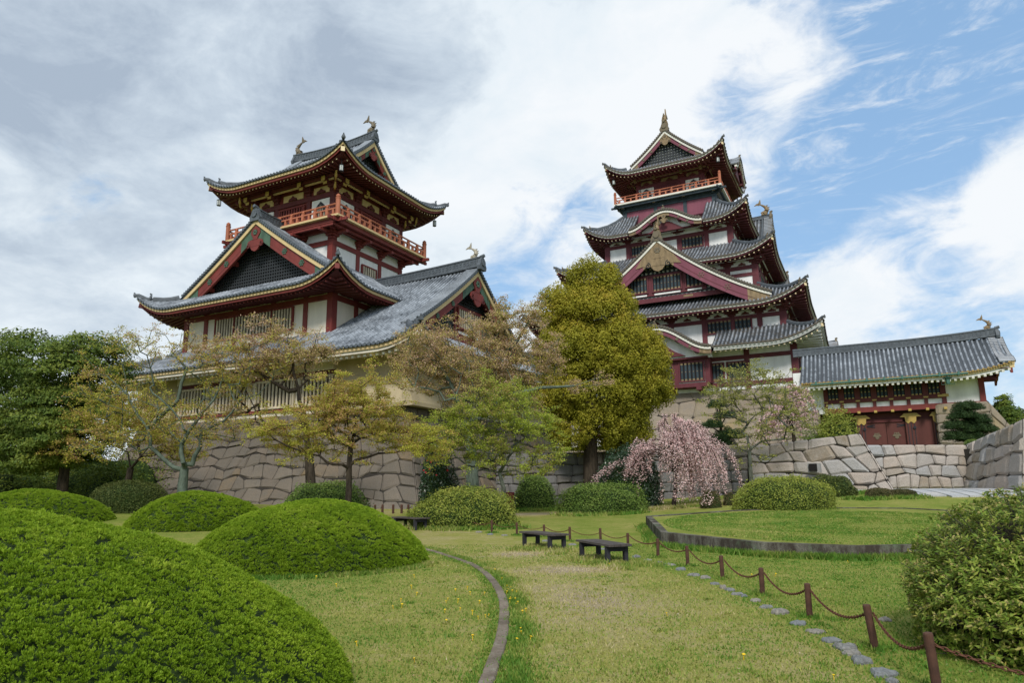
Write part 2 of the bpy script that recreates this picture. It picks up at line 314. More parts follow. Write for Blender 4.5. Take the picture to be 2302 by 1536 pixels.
class Roof:
    """hipped roof tier (or hip-and-gable when gable axis given). Z(e)=z0+s e+c e^2 with e the distance in from the eave."""
    def __init__(R, root, ax, ay, z0, sl, cv, lift, D, Ein, sp, style, cx=0, cy=0, gable=None, sides=(0, 1, 2, 3), holes={}, end=None, Er=None):
        R.Er = Er or Ein; R.root = root; R.ax, R.ay, R.z0, R.sl, R.cv, R.lift, R.D, R.Ein, R.sp, R.st, R.cx, R.cy = ax, ay, z0, sl, cv, lift, D, Ein, sp, style, cx, cy
        R.gable = gable; R.end = end; R.holes = holes
        R.tiles = MB(); R.eave = MB(); R.raft = MB(); R.rid = MB()
        for k in sides: R.side(k)
        R.ridges(sides)
        R.roof = R.tiles.build('roof_tiles', root); R.eave.build('eave_board', root); R.raft.build('rafters', root)
    def Z(R, e, d):
        z = R.z0 + R.sl*e + R.cv*e*abs(e)
        if d < R.D: z += R.lift*((R.D-max(d, 0))/R.D)**2.1*max(0, 1-max(e, 0)/(R.Ein*1.25))
        return z
    def F(R, k):
        hl, dist = (R.ax, R.ay) if k % 2 == 0 else (R.ay, R.ax); f = side(k, hl, dist, R.cx, R.cy)
        return hl, dist, (lambda s_, e: f(s_, e, R.Z(e, hl-abs(s_))))
    def side(R, k):
        hl, dist, F = R.F(k); st = R.st; sp = R.sp; n = int(round(2*hl/sp)); sp = 2*hl/n
        f = side(k, hl, dist, R.cx, R.cy)
        main = R.gable is not None and ((R.gable == 'x') == (k % 2 == 0))   # ridge along x -> front and back are main slopes
        holes = R.holes.get(k, [])
        for i in range(n):
            s_ = -hl+sp*(i+.5); d = hl-abs(s_)
            if any(a < s_ < b for a, b in holes): continue
            if main: e1 = dist if abs(s_) <= hl-R.end else d
            else: e1 = min(R.end if R.gable else R.Ein, d)
            tile_row(R.tiles, F, s_, sp, -.12, e1+.02, st['tile'], 12 if main else 7, row=i)
            x, y, z = F(s_, -.12); nr = f(0, -1, 0); n0 = f(0, 0, 0); nv = (nr[0]-n0[0], nr[1]-n0[1], 0)
            disc(R.tiles, (x, y, z+sp*.06), nv, sp*.33, .06, st['disc'], 8)
            disc(R.tiles, F(s_+sp/2, -.1), nv, sp*.2, .02, st['disc'], 6)
        # eave boards, swept along the curved edge
        m = max(8, int(hl*2/.8)); 
        def strip(e, zt, zb, th, mat, mb, ext=0):
            S = [-hl-ext+(2*hl+2*ext)*i/m for i in range(m+1)]
            segs = [S]
            for a, b in holes: segs = [[q for q in sg if q <= a] for sg in segs] + [[q for q in sg if q >= b] for sg in segs]
            for sg in segs:
                if len(sg) < 2: continue
                V = []
                for s_ in sg:
                    z = R.Z(e, hl-abs(s_)); sc_ = (hl-e)/hl
                    for ee, zz in ((e, zt), (e+th, zt), (e+th, zb), (e, zb)): V.append(f(s_*(hl-ee)/hl, ee, z+zz))
                nn = len(sg); mb.idx(V, [(i*4+j, i*4+(j+1) % 4, i*4+4+(j+1) % 4, i*4+4+j) for i in range(nn-1) for j in range(4)]+[(3, 2, 1, 0), tuple((nn-1)*4+j for j in range(4))], mat)
        strip(-.06, -.02, -.10, .3, st['disc'], R.eave); strip(.0, -.103, -.103-st['bh'], .3, st['board'], R.eave)
        strip(.12, -.106-st['bh'], -.36-st['bh'], .25, st['board2'], R.eave)
        # rafters with coloured ends, soffit above them
        rs = st['rs']; rn = int(2*hl/rs); zb = -.37-st['bh']; E = R.Er+.15
        def zr(s_, e): 
            d = hl-abs(s_); return R.Z(.3, d) - R.sl*.3 + zb + .22*e - (R.Z(.3, d)-R.Z(.3, R.D+1))*(e/ E)
        for i in range(rn):
            s_ = -hl+.35+(2*hl-.7)*(i+.5)/rn
            if any(a < s_ < b for a, b in holes): continue
            e1 = min(E, hl-abs(s_)); e0 = st['re']
            if e1-e0 < .3: continue
            w, h = st['rw'], st['rh']; a = f(s_, e0, zr(s_, e0)-h/2); b = f(s_, e1, zr(s_, e1)-h/2)
            R.raft.beam(a, b, w, h, st['rafter']); a2 = f(s_, e0-.02, zr(s_, e0)-h/2); R.raft.beam(a2, a, w*.86, h*.86, st['rend'])
        q = 14
        for i in range(m):
            for j in range(3):
                s0, s1 = [-hl+2*hl*(i+t)/m for t in (0, 1)]; ea, eb = .2+(E-.2)*j/3, .2+(E-.2)*(j+1)/3
                pts = [f(a*(hl-b)/hl, b, zr(a*(hl-b)/hl, b)+.012) for a, b in ((s0, ea), (s1, ea), (s1, eb), (s0, eb))]
                if any(a < (s0+s1)/2 < b for a, b in holes): continue
                R.raft.face(pts, st['soffit'])
    def corner(R, i):                               # corner i between side i and side i+1: diagonal path inwards
        sx, sy = [(1, -1), (1, 1), (-1, 1), (-1, -1)][i]
        return lambda e, dz=0: (R.cx+sx*(R.ax-e), R.cy+sy*(R.ay-e), R.Z(e, e)+dz)
    def ridges(R, sides):
        st = R.st
        for i in range(4):
            if i not in sides and (i+1) % 4 not in sides: continue
            R.rid = MB(); C = R.corner(i); E = R.end if R.gable else R.Ein; a = C(0); b = C(1); dr = (a[0]-b[0], a[1]-b[1], .3)
            R.rid.sweep([C(-.25, .15), C(.0, .06), C(.4), C(.8), C(E*.45)], [(q*.7, w*.75) for q, w in RIDGE], st['ridge'])
            R.rid.sweep([C(.75, .06), C(E*.35), C(E*.6), C(E*.8), C(E, .05)], [(q*1.05, w*1.1) for q, w in RIDGE], st['ridge'])
            onigawara(R.rid, C(.7, .12), dr, st['oni']*.62, st['onimat']); onigawara(R.rid, C(-.2, .1), dr, st['oni']*.45, st['onimat'])
            # corner beam
            c0 = C(.12); c1 = C(R.Er); z1 = R.z0 + .22*R.Er - .5
            R.raft.beam((c0[0], c0[1], c0[2]-.62), (c1[0], c1[1], z1), .3, .4, st['rafter'], ); 
            R.rid.build('hip_ridge', R.root); d0 = Vector((c0[0], c0[1], c0[2]-.62)); dd = (Vector((c1[0], c1[1], z1))-d0).normalized()
            R.raft.beam(d0-dd*.04, d0, .32, .42, st['rend'])
def interp_curve(prof, w, n):
    return [(-w+2*w*i/n, prof(abs(-w+2*w*i/n))) for i in range(n+1)]
def rake(mb, prof, w, fr, top, bot, d0, d1, mat, a0=0., cut=1.0, n=18):
    """band following a gable profile on both slopes, between prof+top and prof+bot (measured square to the slope)"""
    for sg in (-1, 1):
        V = []
        for i in range(n+1):
            a = a0+(w*cut-a0)*i/n; h = 1e-2; g = (prof(a+h)-prof(a-h if a > h else a))/(2*h if a > h else h); L = sqrt(1+g*g)
            ext = L                                     # vertical thickness from square thickness
            for d, off in ((d0, top), (d1, top), (d1, bot), (d0, bot)): V.append(fr(sg*a, d, prof(a)+off*ext))
        mb.idx(V, [(i*4+j, i*4+(j+1) % 4, i*4+4+(j+1) % 4, i*4+4+j) for i in range(n) for j in range(4)]+[(3, 2, 1, 0), tuple(n*4+j for j in range(4))], mat)
def gegyo(mb, fr, a, d, z, s_, mat, boss=None):     # pendant at the gable peak: shield with two curling lobes
    out = [(0, .15), (.40, -.12), (.46, -.42), (.22, -.78), (.24, -.92), (.46, -.88), (.72, -1.0), (.78, -1.25), (.64, -1.42), (.46, -1.38), (.40, -1.5), (.28, -1.66), (0, -1.78)]
    pts = [(a+x*s_, z+y*s_) for x, y in out]+[(a-x*s_, z+y*s_) for x, y in reversed(out[1:-1])]
    # triangulated fan from the spine keeps the concave outline clean
    n = len(out)
    for sg in (-1, 1):
        for i in range(n-1):
            x0, y0 = out[i]; x1, y1 = out[i+1]; sy0 = min(y0, .1) ; sy1 = min(y1, .1)
            q = [(a, z+sy0*s_), (a+sg*x0*s_, z+y0*s_), (a+sg*x1*s_, z+y1*s_), (a, z+sy1*s_)]
            mb.face([fr(u, d, v) for u, v in q], mat)
    m = len(pts); V = [fr(u, dd, v) for dd in (d, d+.12) for u, v in pts]; mb.idx(V, [(i, (i+1) % m, m+(i+1) % m, m+i) for i in range(m)], mat)
    if boss:
        for dz in (-.35,):
            for t in range(6):
                u, v = cos(t*pi/3)*.13*s_, sin(t*pi/3)*.13*s_; mb.box(a+u-.07*s_, a+u+.07*s_, 0, 1, z+dz*s_+v-.07*s_, z+dz*s_+v+.07*s_, boss, lambda X, Y, Z_: fr(X, d-.06+Y*.05, Z_))
def curl(mb, fr, a, z, r, d, sg, mat, w=.05):       # incised spiral
    pts = []
    for i in range(16):
        t = i/15; rr = r*(1-.75*t); th = sg*(pi*2.6*t)+pi/2; pts.append(fr(a+rr*cos(th), d, z+rr*sin(th)))
    mb.tube(pts, w, mat, 5)
def lattice(mb, prof_low, a0, a1, zb, fr, d, mat, back, pitch, barw, a_lim):
    """grid of bars over a backing board, clipped under the gable profile"""
    n = int((a1-a0)/pitch); 
    for i in range(n+1):
        a = a0+(a1-a0)*i/n; zt = prof_low(abs(a))
        if zt-zb > .05: mb.box(a-barw/2, a+barw/2, 0, .06, zb, zt, mat, lambda x, y, z: fr(x, d+y, z))
    zmax = max(prof_low(abs(a0+(a1-a0)*i/40)) for i in range(41)); k = int((zmax-zb)/pitch)+1
    for j in range(k):
        z = zb+pitch*(j+.5)
        A = [a0+(a1-a0)*i/240 for i in range(241)]; ok = [a for a in A if prof_low(abs(a)) > z]
        if len(ok) > 2: mb.box(ok[0], ok[-1], 0, .05, z-barw/2, z+barw/2, mat, lambda x, y, zz: fr(x, d-.01+y, zz))
    A = [a0+(a1-a0)*i/40 for i in range(41)]
    top = [(a, max(zb, prof_low(abs(a)))) for a in A]
    for i in range(40):
        (x0, t0), (x1, t1) = top[i], top[i+1]; mb.face([fr(x0, d+.14, zb), fr(x1, d+.14, zb), fr(x1, d+.14, t1), fr(x0, d+.14, t0)], back)
def verge(mb, prof, w, fr, st, sp, depth=1.0, mat=None):
    """short cover tiles lying along the rake with round ends facing out, plus the tile edge"""
    a = .1; L = 0; pts = []
    step = .02; last = -1e9; acc = 0
    x = .15
    while x < w:
        for sg in (-1, 1):
            z = prof(x); p0 = fr(sg*x, -.10, z+.12); p1 = fr(sg*x, depth, z+.16)
            mb.tube([p0, p1], sp*.34, st['tile'], 8); disc(mb, p0, Vector(fr(0, -1, 0))-Vector(fr(0, 0, 0)), sp*.37, .05, st['disc'], 8)
        g = (prof(x+.01)-prof(max(0, x-.01)))/.02; x += sp*.78/sqrt(1+g*g)
def side_fr(k, dist, cx=0, cy=0):                   # frame fr(a,d,z): plane at distance 'dist' on side k, d>0 is inwards
    f = side(k, 0, dist, cx, cy); return lambda a, d, z: f(a, d, z)
def topridge(mb, p0, p1, w, h, mat, sag=.25, oni=1.2, st=None, ends=(1, 1), extra=0):
    p0 = Vector(p0); p1 = Vector(p1); n = 12; path = []
    for i in range(n+1):
        t = i/n; p = p0.lerp(p1, t); p.z += sag*(2*t-1)**2*(1 if ends[0] and t < .5 or ends[1] and t >= .5 else 0); path.append(p)
    mb.sweep(path, [(-w, -.1), (-w, h*.18), (-w*.7, h*.2), (-w*.7, h*.75), (-w*.95, h*.78), (-w*.95, h*.9), (-w*.4, h), (w*.4, h), (w*.95, h*.9), (w*.95, h*.78), (w*.7, h*.75), (w*.7, h*.2), (w, h*.18), (w, -.1)], mat)
    d = (p1-p0); L = d.length; d.normalize(); s_ = d.cross(Vector((0, 0, 1)))
    m = int(L/.34)                                   # pierced pattern of small round tiles in two courses
    for i in range(m):
        t = (i+.5)/m; p = p0.lerp(p1, t); zz = sag*(2*t-1)**2*(1 if ends[0] and t < .5 or ends[1] and t >= .5 else 0)
        for sg in (-1, 1):
            for q in (.34, .6): disc(mb, p+s_*(sg*w*.68)+Vector((0, 0, zz+h*q)), s_*sg, .1, .04, 'disc', 6)
    for e, pp, dr in ((ends[0], path[0], -d), (ends[1], path[-1], d)):
        if e: onigawara(mb, pp-Vector((0, 0, oni*.35)), dr, oni, st['onimat'])
def shachi(name, root, p, fac, h, mat):             # fish ornament: head down on the ridge, tail curling up
    mb = MB(); p = Vector(p); f = Vector(fac).normalized()
    path = []; rad = []
    for i in range(11):
        t = i/10; x = -.16+.34*sin(pi*(.12+.80*t))-.20*t*t; path.append(p+f*(x*h)+Vector((0, 0, h*(.06+.74*t**.95)))); rad.append(h*(.16*(1-t)**.8+.035))
    mb.tube(path, rad, mat, 8)
    s_ = f.cross(Vector((0, 0, 1)))
    def fin(o, pts, th=.03):
        V = [o+f*(a*h)+Vector((0, 0, b*h))+s_*(g*th*h) for g in (-1, 1) for a, b in pts]; n = len(pts)
        mb.idx(V, [tuple(range(n)), tuple(range(2*n-1, n-1, -1))]+[(i, (i+1) % n, n+(i+1) % n, n+i) for i in range(n)], mat)
    top = path[-1]
    fin(top, [(-.03, -.08), (-.20, -.02), (-.40, -.04), (-.24, .09), (-.04, .14)]); fin(top, [(-.09, .02), (-.08, .18), (.04, .40), (.06, .16), (.05, -.05)])
    for i, (a, b) in enumerate(((.12, .18), (.14, .34), (.13, .5), (.1, .64))): fin(path[0+i*2+1], [(.1, -.05), (.24, .08), (.13, .08), (.1, .14)], .02)
    fin(path[1], [(-.1, 0), (-.3, .02), (-.16, .1)], .1); fin(path[0], [(-.2, -.1), (.2, -.1), (.16, .08), (-.16, .08)], .14)
    return mb.build(name, root)

# ------------------------------------------------------------------ walls, windows, balconies
def window(root, fr, a0, a1, z0, z1, st, d=0., name='window'):
    mb = MB(); F = lambda x, y, z: fr(x, d+y, z); t = st['wf']
    mb.box(a0, a1, .0, .04, z0, z1, 'void', F)
    for x0, x1, q0, q1 in ((a0-t, a0, z0-t, z1+t), (a1, a1+t, z0-t, z1+t), (a0, a1, z1, z1+t), (a0, a1, z0-t, z0)): mb.box(x0, x1, -.14, .05, q0, q1, st['frame'], F)
    o = mb.build(name, root); mb = MB(); n = max(2, int(round((a1-a0)/st['bp']))); bw = st['bw']
    for i in range(n):
        a = a0+(a1-a0)*(i+.5)/n; mb.box(a-bw/2, a+bw/2, -.10, -.02, z0, z1, st['barmat'], F)
        if st.get('tip'):
            for q0, q1 in ((z0, z0+st.get('tiph', .22)), (z1-st.get('tiph', .22), z1)): mb.box(a-bw/2-.012, a+bw/2+.012, -.125, -.015, q0, q1, st['tip'], F)
            mb.box(a-.05, a+.05, -.13, -.1, (z0+z1)/2-.05, (z0+z1)/2+.05, st['tip'], F)
    mb.build('window_bars', o); return o
def katomado(root, fr, a, z, w, h, st, d=0.):        # bell-shaped window
    mb = MB(); F = lambda x, y, z_: fr(x, d+y, z_)
    prof = [(-.5, 0), (-.46, .45), (-.42, .62), (-.32, .8), (-.18, .9), (0, 1.0), (.18, .9), (.32, .8), (.42, .62), (.46, .45), (.5, 0)]
    out = [(a+x*w, z+y*h) for x, y in prof]; mb.plate(out, F, -.03, .02, 'black')
    ins = [(a+x*w*.74, z+y*h*.84) for x, y in prof]; mb.plate(ins, F, -.05, -.031, 'plaster' if st.get('whitein') else 'bar')
    for i in range(5): x = a+(i-2)*w*.13; mb.box(x-.035*w, x+.035*w, -.09, -.052, z, z+h*(.8-.05*abs(i-2)), 'black', F)
    return mb.build('bell_window', root)
def wall(root, hx, hy, z0, z1, st, front, right=None, cx=0, cy=0, mid=None, wz=None, plinth=0, name='wall', brk=None, sides=(0, 1, 2, 3)):
    """one storey: plaster body, posts, beams, windows. front/right: list of (post positions fraction 0..1, {bay: [(f0,f1)...] windows})"""
    mb = MB(); mb.box(cx-hx, cx+hx, cy-hy, cy+hy, z0, z1+st.get('up', 1.2), st['wall']); mb.build(name, root)
    tm = MB(); pw = st['pw']
    for k in sides:
        hl, dist = (hx, hy) if k % 2 == 0 else (hy, hx); fr = side_fr(k, dist, cx, cy); posts, wins = (front if k % 2 == 0 else (right or front))
        if k == 2 or k == 3: wins = {}
        for i, p in enumerate(posts):
            a = -hl+2*hl*p; w = pw*(1.25 if i in (0, len(posts)-1) else 1); a = min(max(a, -hl+w*.35), hl-w*.35)
            tm.box(a-w/2, a+w/2, -.10, .05, z0, z1+.9, st['frame'], fr)
        bh = st['beam']; e = .13
        tm.box(-hl-.1, hl+.1, -.125, .04, z1-bh, z1, st['frame'], fr)
        if st.get('sill') is not None and plinth: tm.box(-hl-.1, hl+.1, -.128, .04, z0+plinth-bh, z0+plinth, st['frame'], fr)
        if mid:
            for q in mid: tm.box(-hl-.1, hl+.1, -.122, .04, q-bh*.45, q+bh*.45, st['frame'], fr)
        for bay, ws in wins.items():
            for (f0, f1) in ws:
                zz = wz or (z0+.5, z1-bh-.25); a0 = -hl+2*hl*(posts[bay]+(posts[bay+1]-posts[bay])*f0); a1 = -hl+2*hl*(posts[bay]+(posts[bay+1]-posts[bay])*f1)
                window(root, fr, a0, a1, zz[0], zz[1], st, d=-.05)
        # brackets over the posts
        if brk and k < 2 or brk and k == 3:
            for i, p in enumerate(posts):
                a = -hl+2*hl*p; a = min(max(a, -hl+.1), hl-.1); w = brk['w']; h = brk['h']
                for q, (ww, dd) in enumerate(((.45, .2), (.75, .38), (1.0, .55))):
                    za = z1+.08+h*q/3.3; tm.box(a-w*ww/2, a+w*ww/2, -dd, .0, za, za+h/3.6, brk['mat'], fr)
                tm.box(a-.14, a+.14, -brk['out'], 0, z1+h*.62, z1+h*.95, brk['mat'], fr)
                if brk.get('gold'):
                    tm.box(a-.2, a+.2, -brk['out']-.04, -brk['out'], z1+h*.55, z1+h, brk['gold'], fr); tm.box(a-.2, a+.2, -brk['out']*.6-.3, -brk['out']*.6-.26, z1+h*.3, z1+h*.6, brk['gold'], fr)
            tm.box(-hl-brk['out']*.8, hl+brk['out']*.8, -brk['out']*.85, -brk['out']*.85+.22, z1+brk['h']*.95, z1+brk['h']*1.2, brk['mat'], fr)
            if brk.get('cream'):
                for i in range(len(posts)-1):
                    a = -hl+2*hl*(posts[i]+posts[i+1])/2; w = hl*(posts[i+1]-posts[i])*1.25
                    tm.box(a-w*.5, a+w*.5, -.06, 0, z1+.08, z1+brk['h']*.8, brk['cream'], fr)
                    tm.plate([(a-.5, z1+.08), (a-.42, z1+brk['h']*.3), (a-.16, z1+brk['h']*.42), (a, z1+brk['h']*.62), (a+.16, z1+brk['h']*.42), (a+.42, z1+brk['h']*.3), (a+.5, z1+.08)], fr, -.16, -.06, brk['mat'])
                tm.box(-hl-.6, hl+.6, -brk['out']*.62, -brk['out']*.62+.14, z1+brk['h']*.8, z1+brk['h']*.94, brk['cream'], fr)
    tm.build('timber_frame', root)
def balcony(root, hx, hy, z, st, sp=1.45, cx=0, cy=0, rail=1.0, cph=1.75):
    mb = MB(); t = st['deck_t']
    mb.box(cx-hx, cx+hx, cy-hy, cy+hy, z-t, z, st['deckedge']); mb.build('balcony_deck', root)
    ub = MB()
    for k in range(4):
        hl, dist = (hx, hy) if k % 2 == 0 else (hy, hx); fr = side_fr(k, dist, cx, cy)
        ub.box(-hl-.1, hl+.1, .3, .62, z-t-.36, z-t-.003, st['under'], fr)
        ub.box(-hl+.7, hl-.7, 1.2, 1.5, z-t-.55, z-t-.003, st['under'], fr)
    for sx in (-1, 1):
        for sy in (-1, 1):
            ub.beam((cx+sx*(hx-2.2), cy+sy*(hy-.5), z-t-.2), (cx+sx*(hx+.55), cy+sy*(hy-.5), z-t-.2), .22, .26, st['under']); ub.beam((cx+sx*(hx-.5), cy+sy*(hy-2.2), z-t-.2), (cx+sx*(hx-.5), cy+sy*(hy+.55), z-t-.2), .22, .26, st['under'])
    ub.build('balcony_brackets', root)
    rl = MB()
    for k in range(4):
        hl, dist = (hx, hy) if k % 2 == 0 else (hy, hx); fr = side_fr(k, dist, cx, cy); n = max(3, int(round(2*hl/sp)))
        for z0_, z1_, w in ((.0, .13, .16), (rail*.5, rail*.5+.12, .13)): rl.box(-hl+.1, hl-.1, .12, .12+w, z+z0_+.002, z+z1_, st['rail'], fr)
        rl.tube([fr(-hl+.1, .2, z+rail*.95), fr(hl-.1, .2, z+rail*.95)], .075, st['rail'], 6)
        for i in range(1, n):
            a = -hl+2*hl*i/n; rl.box(a-.13, a+.13, .09, .33, z+.13, z+rail*.72, st['rail'], fr); rl.tube([fr(a, .2, z+rail*.7), fr(a, .2, z+rail*.8), fr(a, .2, z+rail*.92)], [.1, .17, .09], st['rail'], 6)
        for i in range(n): a = -hl+2*hl*(i+.5)/n; rl.box(a-.1, a+.1, .13, .29, z+.13, z+rail*.5, st['rail'], fr)
    rl.build('railing', root)
    for sx in (-1, 1):
        for sy in (-1, 1):
            p = MB(); x, y = cx+sx*(hx-.2), cy+sy*(hy-.2); p.lathe((x, y, z), [(.2, 0), (.2, cph*.76), (.23, cph*.77), (.23, cph*.81), (.15, cph*.83), (.2, cph*.89), (.17, cph*.95), (.03, cph*1.02)], st['rail'], 10); p.build('corner_post', root)
def hang_lantern(p, s_, label, group, mat='lamp'):
    mb = MB(); r = empty('hanging_lantern', p, ANG, label, 'lantern', group)
    mb.lathe((0, 0, -s_), [(.02, s_*1.02), (.30*s_, s_*.9), (.34*s_, s_*.84), (.02, s_*.83)], 'iron', 6)
    for j in range(6): mb.tube([(.29*s_*cos(j*pi/3), .29*s_*sin(j*pi/3), -s_*.95), (.29*s_*cos(j*pi/3), .29*s_*sin(j*pi/3), -s_*.15)], .03*s_, 'iron', 4)
    mb.lathe((0, 0, -s_), [(.31*s_, 0), (.31*s_, .06*s_), (.05, .08*s_)], 'iron', 6); mb.tube([(0, 0, 0), (0, 0, .5)], .025, 'iron', 4); mb.build('frame', r)
    g = MB(); g.lathe((0, 0, -s_), [(.24*s_, .06*s_), (.24*s_, .82*s_)], mat, 8); g.build('glass', r)

# ------------------------------------------------------------------ masonry
def stone_face(mb, P, L, H, mat, cs=.9, ch=.6, jit=.2, bulge=.07, cornerbig=False, seed=0, gap=.018, edge_=-.09):
    """courses of irregular blocks over a sheet P(x, y, out): x along 0..L, y up 0..H; joints are real gaps"""
    R_ = random.Random(seed); rows = max(1, int(round(H/ch))); ys = [0]
    for i in range(rows): ys.append(ys[-1]+H/rows*(1+R_.uniform(-.18, .18)))
    ys = [y*H/ys[-1] for y in ys]
    ph = [R_.uniform(0, 6.3) for _ in range(rows+1)]; am = [0 if i in (0, rows) else jit*H/rows*.9 for i in range(rows+1)]
    def yb(i, x): return ys[i]+am[i]*(sin(x*1.1/cs+ph[i])*.55+sin(x*2.9/cs+ph[i]*2.3)*.45)
    for i in range(rows):
        x = 0; xs = [0.]
        while x < L: x += cs*R_.uniform(.55, 1.5); xs.append(x)
        if len(xs) > 2 and xs[-1]-L > .0: xs[-1] = L
        if len(xs) > 2 and xs[-1]-xs[-2] < cs*.4: xs.pop(-2)
        lean = [0]+[R_.uniform(-1, 1)*jit*cs*.5 for _ in xs[1:-1]]+[0]
        for j in range(len(xs)-1):
            xa, xb = xs[j], xs[j+1]; r = R_.random()
            c = [(xa-lean[j], yb(i, xa)), (xb-lean[j+1], yb(i, xb)), (xb+lean[j+1], yb(i+1, xb)), (xa+lean[j], yb(i+1, xa))]
            n = 4; gx = gap/max(.2, xb-xa); gy = gap/max(.2, ys[i+1]-ys[i]); V = []
            bu = bulge*R_.uniform(.5, 1.3); tx, ty = R_.uniform(-.5, .5), R_.uniform(-.5, .5)
            G = (gx, .14, .5, .86, 1-gx); K = (gy, .16, .5, .84, 1-gy)
            for b, v in enumerate(K):
                for a, u in enumerate(G):
                    edge = a in (0, n) or b in (0, n); cor = a in (0, n) and b in (0, n)
                    uu = u + (R_.uniform(-.03, .03) if not (a in (0, n)) else (.035 if a == 0 else -.035)*cor); vv = v + (R_.uniform(-.03, .03) if not (b in (0, n)) else (.05 if b == 0 else -.05)*cor)
                    X = (1-vv)*((1-uu)*c[0][0]+uu*c[1][0])+vv*((1-uu)*c[3][0]+uu*c[2][0]); Y = (1-vv)*((1-uu)*c[0][1]+uu*c[1][1])+vv*((1-uu)*c[3][1]+uu*c[2][1])
                    o = edge_ if edge else bu*(1+R_.uniform(-.35, .35)+tx*(u-.5)+ty*(v-.5)); V.append(P(X, Y, o))
            m = n+1; mb.idx(V, [(b*m+a, b*m+a+1, (b+1)*m+a+1, (b+1)*m+a) for b in range(n) for a in range(n)], mat, r+.001)
    nx = max(2, int(L/1.5)); ny = max(2, int(H/1.0))
    for a in range(nx):
        for b in range(ny): mb.face([P(L*(a+da)/nx, H*(b+db)/ny, -.085) for da, db in ((0, 0), (1, 0), (1, 1), (0, 1))], 'joint', r=.5)
M['joint'] = flat('dark_joint', (.035, .03, .025), .95)
M['granite'] = stonemat('warm_granite', [(.145, .120, .092), (.185, .152, .118), (.16, .135, .108), (.20, .17, .135), (.165, .14, .11), (.15, .13, .105), (.18, .15, .12), (.215, .155, .085)], (.14, .128, .11))
M['granite2'] = stonemat('tan_granite', [(.29, .235, .175), (.33, .27, .205), (.31, .255, .20), (.27, .22, .175), (.34, .26, .14), (.31, .265, .215)], (.27, .24, .205))
M['boulder'] = stonemat('grey_pink_granite', [(.34, .34, .335), (.46, .38, .315), (.39, .385, .375), (.48, .40, .34), (.36, .365, .37), (.50, .43, .37), (.28, .23, .17), (.42, .37, .33)], (.35, .33, .30))
M['darkwall'] = stonemat('dark_granite', [(.16, .16, .155), (.2, .19, .18), (.17, .17, .17), (.22, .19, .16)], (.14, .14, .13))  # darker grey granite for the wall behind the trees
def battered_base(root, hx, hy, z0, z1, out, mat, cs, ch, cx=0, cy=0, sides=(0, 1, 2, 3), seed=1):
    mb = MB()
    for k in sides:
        hl, dist = (hx, hy) if k % 2 == 0 else (hy, hx); f = side(k, hl, dist, cx, cy); H = z1-z0
        def P(x, y, o, hl=hl, f=f, H=H):
            t = 1-max(0, min(1, y/H)); b = out*(t*.55+t*t*.45); s_ = (x/(2*hl)-.5)*2*(hl+b)
            return f(s_, -b-o, z0+y)
        stone_face(mb, P, 2*hl, H, mat, cs, ch, .42, .045, seed=seed+k, gap=.016, edge_=-.06)
    mb.box(cx-hx, cx+hx, cy-hy, cy+hy, z1-.3, z1-.02, mat)
    return mb.build('masonry', root)

